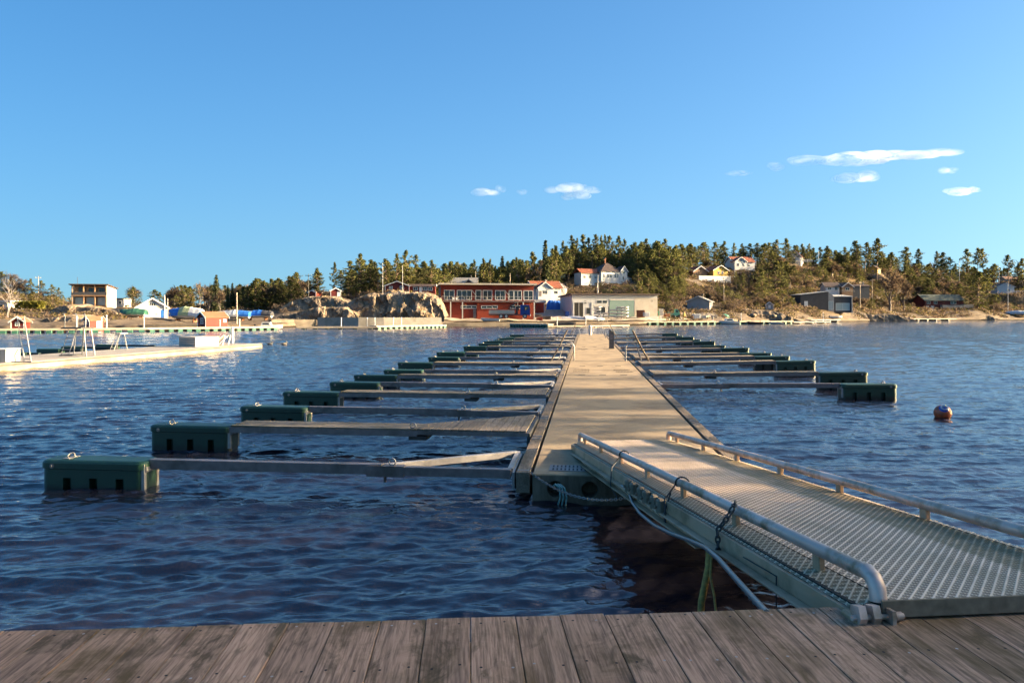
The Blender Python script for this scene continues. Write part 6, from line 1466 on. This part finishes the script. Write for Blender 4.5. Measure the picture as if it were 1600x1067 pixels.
# ================================================================== swimming pier on the left
fa, fb = Vector((-21.75, 28.3, 0)), Vector((-18.45, 50.2, 0)); pd = (fb - fa).normalized(); pn = Vector((-pd.y, pd.x, 0))
fa = fa - pd * 10; PLn = (fb - fa).length; PWd = 4.3; PT = .30
pier = thing('bathing_pier', 'long white weathered bathing pier floating on the left', 'pier', M=frame(fa, pd, pn, ZU))
paint('pier_white', (.34, .305, .265), (.28, .25, .215), .75, clad=None, dirt=(.21, .185, .155)); paint('pier_edge', (.30, .26, .20), (.20, .16, .10), .85, dirt=(.12, .095, .04))
mb = MB(); q = 0; rnd = random.Random(8)
while q < PLn:
    w = .145; mb.box(q + .005, min(q + w - .005, PLn), .0, PWd, PT - .035, PT + rnd.uniform(-.002, .002)); q += w
mb.build('deck', [MAT['pier_white']], pier)
mb = MB(); mb.box(0, PLn + .02, -.05, -.004, -.12, PT - .01); mb.box(PLn + .022, PLn + .06, -.05, PWd, -.12, PT - .01); mb.box(0, PLn, PWd + .004, PWd + .05, -.12, PT - .01); mb.build('edge_board', [MAT['pier_edge']], pier)
mb = MB(); mb.box(0, PLn, -.065, -.0505, PT - .10, PT - .03); mb.build('rubbing_strip', [MAT['steel_dark']], pier)
mb = MB(); mb.box(0, PLn, .3, PWd - .3, -.5, PT - .05); mb.build('pontoon_body', [MAT['float_dark']], pier)
def on_pier(px, py): 
    Y = F * (CZ - PT) / (py - HY); return Vector((XP(px, Y), Y, PT + .003))
def slant_ladder(t, base, top, wdir, w, n, m='steel_galv', r=.03, name='ladder'):
    mb = MB(); base, top = Vector(base), Vector(top); wd = Vector(wdir) * w
    for s_ in (0, 1): mb.tube([base + wd * s_, top + wd * s_], r, 7)
    for k in range(n): q = base.lerp(top, (k + .6) / n); mb.tube([q, q + wd], r * .75, 6)
    return mb.build(name, [MAT[m]], t)
b = on_pier(38, 567); t = thing('bathing_ladder', 'leaning two rail ladder nearest on the bathing pier', 'ladder', b); k = b.y / F
slant_ladder(t, (0, 0, 0), (-19 * k, .3, 71 * k), (1, 0, 0), 11 * k, 7, 'steel_galv', .02)
mb = MB(); mb.tube([(-19 * k, .2, 0), (-20 * k, .2, 12 * k), (-15 * k, .2, 21 * k), (-8 * k, .2, 22 * k), (-6 * k, .2, 14 * k), (-7 * k, .2, 0)], .022, 7); mb.build('hand_loop', [MAT['steel_galv']], t); mb = MB(); mb.tube([(-20 * k, 0, .04), (12 * k, 0, .04)], .025, 6); mb.build('foot_bar', [MAT['steel_galv']], t)
b = on_pier(115, 556); t = thing('diving_tower', 'steel diving stand with platform, ladder and high hand rails on the pier', 'diving tower', b); k = b.y / F
slant_ladder(t, (-20 * k, 0, 0), (-11 * k, .2, 42 * k), (1, 0, 0), 12 * k, 7, 'steel_galv', .02)
mb = MB(); mb.box(-14 * k, 17 * k, -.3, .8, 42.2 * k, 44.5 * k); mb.build('platform', [MAT['steel_dark']], t)
for a, c in ((0, 2), (20, 14)): mb = MB(); mb.tube([(a * k, 0, 0), (c * k, .1, 42 * k)], .03, 7); mb.tube([(a * k, .7, 0), (c * k, .7, 42 * k)], .03, 7); mb.build('leg', [MAT['steel_galv']], t)
mb = MB()
for q, c in ((-14, .0), (-4, .5), (4, .0), (7, .6)): mb.tube([(q * k, c, 44 * k), ((q + .5) * k, c, 60 * k), ((q - 1.5) * k, c, 66 * k), ((q - 4) * k, c, 65 * k)], .025, 7)
mb.build('hand_rail', [MAT['steel_galv']], t); mb = MB(); mb.box(-21 * k, 0, -.1, .8, .0, .05); mb.build('foot_plate', [MAT['steel_dark']], t)
b = on_pier(179, 547); t = thing('diving_stool', 'smaller steel stepped diving stand farther along the pier', 'diving stand', b); k = b.y / F
slant_ladder(t, (-7 * k, 0, 0), (-2 * k, .3, 25 * k), (1, 0, 0), 6 * k, 5, 'steel_galv', .02)
mb = MB(); mb.box(-3 * k, 7.5 * k, .1, .9, 25 * k, 26.5 * k); mb.build('platform', [MAT['pale_planks']], t)
for a, c in ((-9, -2), (8, 6)): mb = MB(); mb.tube([(a * k, .8, 0), (c * k, .6, 25 * k)], .028, 7); mb.build('leg', [MAT['steel_galv']], t)
b = on_pier(300, 541.5); k = b.y / F; t = thing('bench_box', 'big plank box with shaded grey end on the bathing pier', 'box', b + Vector((0, .6, 0)), R(-28))
mb = MB(); mb.box(-.52, 1.1, -.9, .9, 0, .60, 0, None, .01); mb.build('body', [MAT['pale_planks']], t)
mb = MB()
for z in (.15, .3, .45): mb.box(-.53, 1.11, -.912, -.902, z - .012, z + .012)
mb.build('groove', [MAT['steel_dark']], t); mb = MB(); mb.box(-.56, 1.14, -.94, .94, .602, .65, 0, None, .01); mb.build('lid', [MAT['pale_planks']], t)
b = on_pier(10, 567); t = thing('white_locker', 'white plank locker cut by the left edge on the pier', 'locker', on_pier(1, 566)); mb = MB(); mb.box(-1.2, .22, 0, .9, 0, .54, 0, None, .01); mb.build('body', [MAT['pale_planks']], t); mb = MB(); mb.box(-1.22, .25, -.02, .92, .542, .58); mb.build('lid', [MAT['white_plain']], t)
b = on_pier(331, 539); k = b.y / F; t = thing('folded_stairs', 'raised wooden steps with white hand rails near the pier end', 'stairs', b)
mb = MB(); sa, sb = Vector((0, 0, .02)), Vector((15 * k, .2, 13 * k)); 
for q in range(8): p_ = sa.lerp(sb, (q + .3) / 8); mb.box(p_.x - .10, p_.x + .10, -.45, .45, p_.z, p_.z + .05)
mb.build('tread', [MAT['edge_wood']], t)
for y in (-.48, .48):
    mb = MB(); mb.tube([sa + Vector((0, y, 0)), sb + Vector((0, y, 0))], .045, 6); mb.build('stringer', [MAT['white_plain']], t)
    mb = MB(); mb.tube([sa + Vector((6 * k, y, 0)), sb + Vector((7 * k, y, 4 * k)), sb + Vector((8 * k, y, 0)), Vector((21 * k, y, 0))], .035, 6); mb.build('hand_rail', [MAT['white_plain']], t)
b = on_pier(363, 535.6); t = thing('pier_post', 'white capped pile standing at the far end of the pier', 'post', b); k = b.y / F; mb = MB(); mb.tube([(0, 0, -.2), (0, 0, 24 * k)], .12, 10); mb.build('shaft', [MAT['white_plain']], t); mb = MB(); mb.tube([(0, 0, 24 * k), (0, 0, 25 * k)], [.14, .05], 10); mb.build('cap', [MAT['white_plain']], t)
for j, (xa, xb, Yp) in enumerate(((2, 64, 37), (58, 130, 41), (150, 246, 47), (96, 180, 44))):
    t = thing('berth_boom', ['dark low berth boom behind the nearest pier ladder', 'dark green berth boom behind the diving tower', 'long thin dark boom behind the smaller diving stand', 'dark boom between the diving tower and the smaller stand'][j], 'boom', Vector((XP(xa, Yp), Yp, 0)), R(-5), 'dark booms behind the bathing pier'); L = XP(xb, Yp) - XP(xa, Yp)
    mb = MB(); mb.box(0, L, 0, .2, .22, .34, 0, None, .02); mb.build('beam', [MAT['float_dark']], t); mb = MB(); mb.box(0, 1.5, -.1, .4, -.2, .36, 0, None, .05); mb.build('float', [MAT['float_green']], t)
for j, (px, py) in enumerate(((422, 535), (444, 535))):
    t = thing('duck', 'small brown duck swimming, ' + ('left one nearer the pier end' if j == 0 else 'right one with paler side'), 'duck', P(px, py, 55) * 1.0, R(20), 'swimming ducks'); t.location.z = 0
    mb = MB(); mb.sphere((0, 0, .06), (.2, .11, .09), 12, 8); mb.sphere((.17, 0, .20), (.065, .055, .06), 10, 7); mb.tube([(.12, 0, .08), (.165, 0, .18)], [.06, .045], 8); mb.tube([(.22, 0, .195), (.28, 0, .185)], [.025, .012], 6); mb.tube([(-.15, 0, .08), (-.27, 0, .13)], [.06, .015], 6); mb.build('body', [MAT['old_stone' if j else 'steel_dark']], t)

# ================================================================== clouds
def cloud(label, lumps, Y=2600, dens=.009):
    c = P(*lumps[0][:2], Y); t = NT('cloud_' + str(len(MAT))); nt = t.t; nt.nodes.remove(t.b); out = nt.nodes['Material Output']
    vol = nt.nodes.new('ShaderNodeVolumePrincipled'); vol.inputs['Color'].default_value = (1, 1, 1, 1); vol.inputs['Anisotropy'].default_value = .2
    n = t.noise(t.mapping((.55, .55, 1.5)), .013, 8, .68, .9); gl = t.new('ShaderNodeVectorMath', operation='DISTANCE'); nt.links.new(t.coord('Generated'), gl.inputs[0]); gl.inputs[1].default_value = (.5, .5, .5); dn = t.math('MULTIPLY', t.math('MULTIPLY', t.ramp(n, [(.38, 0.0), (.78, 1.0)]), t.ramp(gl.outputs['Value'], [(.2, 1.0), (.66, 0.0)])), dens * 1.7); nt.links.new(dn, vol.inputs['Density']); nt.links.new(vol.outputs[0], out.inputs['Volume'])
    mb = MB(); k = Y / F; rc = random.Random(lumps[0][0])
    for (px, py, rx, ry) in lumps:
        for q in range(5):                            # each lump a heap of smaller ones, so that the outline stays ragged
            f = rc.uniform(-.75, .75); p = P(px + f * rx, py + rc.uniform(-.35, .45) * ry * (1 - abs(f)), Y + rc.uniform(-30, 30)) - c; s_ = (1 - abs(f)) * .6 + .3
            mb.sphere((p.x, p.y, p.z), (rx * .7 * s_ * k, rx * .5 * s_ * k, ry * rc.uniform(.85, 1.4) * s_ * k), 16, 10)
    o = mb.build('cloud', [t.m]); o.location = c; tag(o, label, 'cloud', 'small white clouds')
cloud('longest white cloud streak high at right', [(1285, 251, 62, 9), (1330, 250, 60, 10), (1385, 243, 58, 6), (1420, 243, 50, 7), (1470, 239, 45, 6), (1260, 251, 38, 6)])
cloud('puffy oval cloud below the longest streak', [(1342, 276, 36, 10), (1325, 279, 28, 7)])
cloud('broad layered cloud right above the red building', [(890, 297, 40, 9), (912, 297, 32, 6), (900, 306, 28, 7)])
cloud('small two lobed cloud left of the broad layered one', [(757, 301, 28, 6), (782, 296, 12, 6)])
cloud('faint tiny wisp between the two middle clouds', [(817, 300, 12, 5)], dens=.005)
cloud('lone cloud lowest at the far right', [(1505, 299, 34, 7), (1530, 295, 16, 7)])
cloud('tiny cloud above the lowest right one', [(1480, 265, 18, 6)])
cloud('faint small cloud left of the longest streak', [(1213, 260, 20, 6)], dens=.006)
cloud('faintest grey wisp farthest left of the longest streak', [(1156, 271, 24, 5)], dens=.005)

# ================================================================== land off the right side: bank, trees, an added unseen boathouse shading the quay
mb = MB(); vs = []; nx, ny = 26, 40
for i in range(nx + 1):
    for j in range(ny + 1):
        x = 24 + 46 * i / nx; y = -40 + 66 * j / ny; e = min(1, i / 3) * min(1, (ny - j) / 4); vs.append((x + (1 - e) * fbm(y * .2, 3) * 1.5, y, -1 + e * (2.2 + .9 * fbm(x * .1, y * .1))))
mb.add(vs, [(i * (ny + 1) + j, (i + 1) * (ny + 1) + j, (i + 1) * (ny + 1) + j + 1, i * (ny + 1) + j + 1) for i in range(nx) for j in range(ny)], 0, None, True); o = mb.build('shore_bank', [MAT['hill_ground']], None, False); tag(o, kind='structure')
mb = MB(); mb.box(9.6, 26, -14, 5.0, -1.5, .98); o = mb.build('quay_ground', [MAT['concrete']]); tag(o, kind='structure')
for j, (x, y, h, pk) in enumerate(((33, 10.2, 15, 0), (36, 12.4, 14, 1), (33, 14.4, 14, 0), (31, 16.6, 13, 1), (38, 19.5, 15, 0), (34, 23.0, 13, 1))):
    tree('winter', (x, y, 1.2), h, f'leafless shore tree on the bank right of the gangway, {ORD[j]} of the row', None, 'bare trees on the right bank', pk)
H = thing('shade_boathouse', 'unseen boathouse added right of the gangway to shade the quay', 'boathouse', (15.4, -1.2, .98), 0)  # stands out of view, added to throw shade on quay and ramp foot
gable(H, 9.0, 12.6, 3.9, 5.5, 'y', 'house_darkred', 'roof_dark', .4)
for u in (-2.5, 2.5): window(H, face_M('L', 9.0, 12.6), u, 1.2, 1.2, 1.4, 2, 2)
door(H, face_M('F', 9.0, 12.6), 0, 0, 2.6, 2.8, 'house_dark');
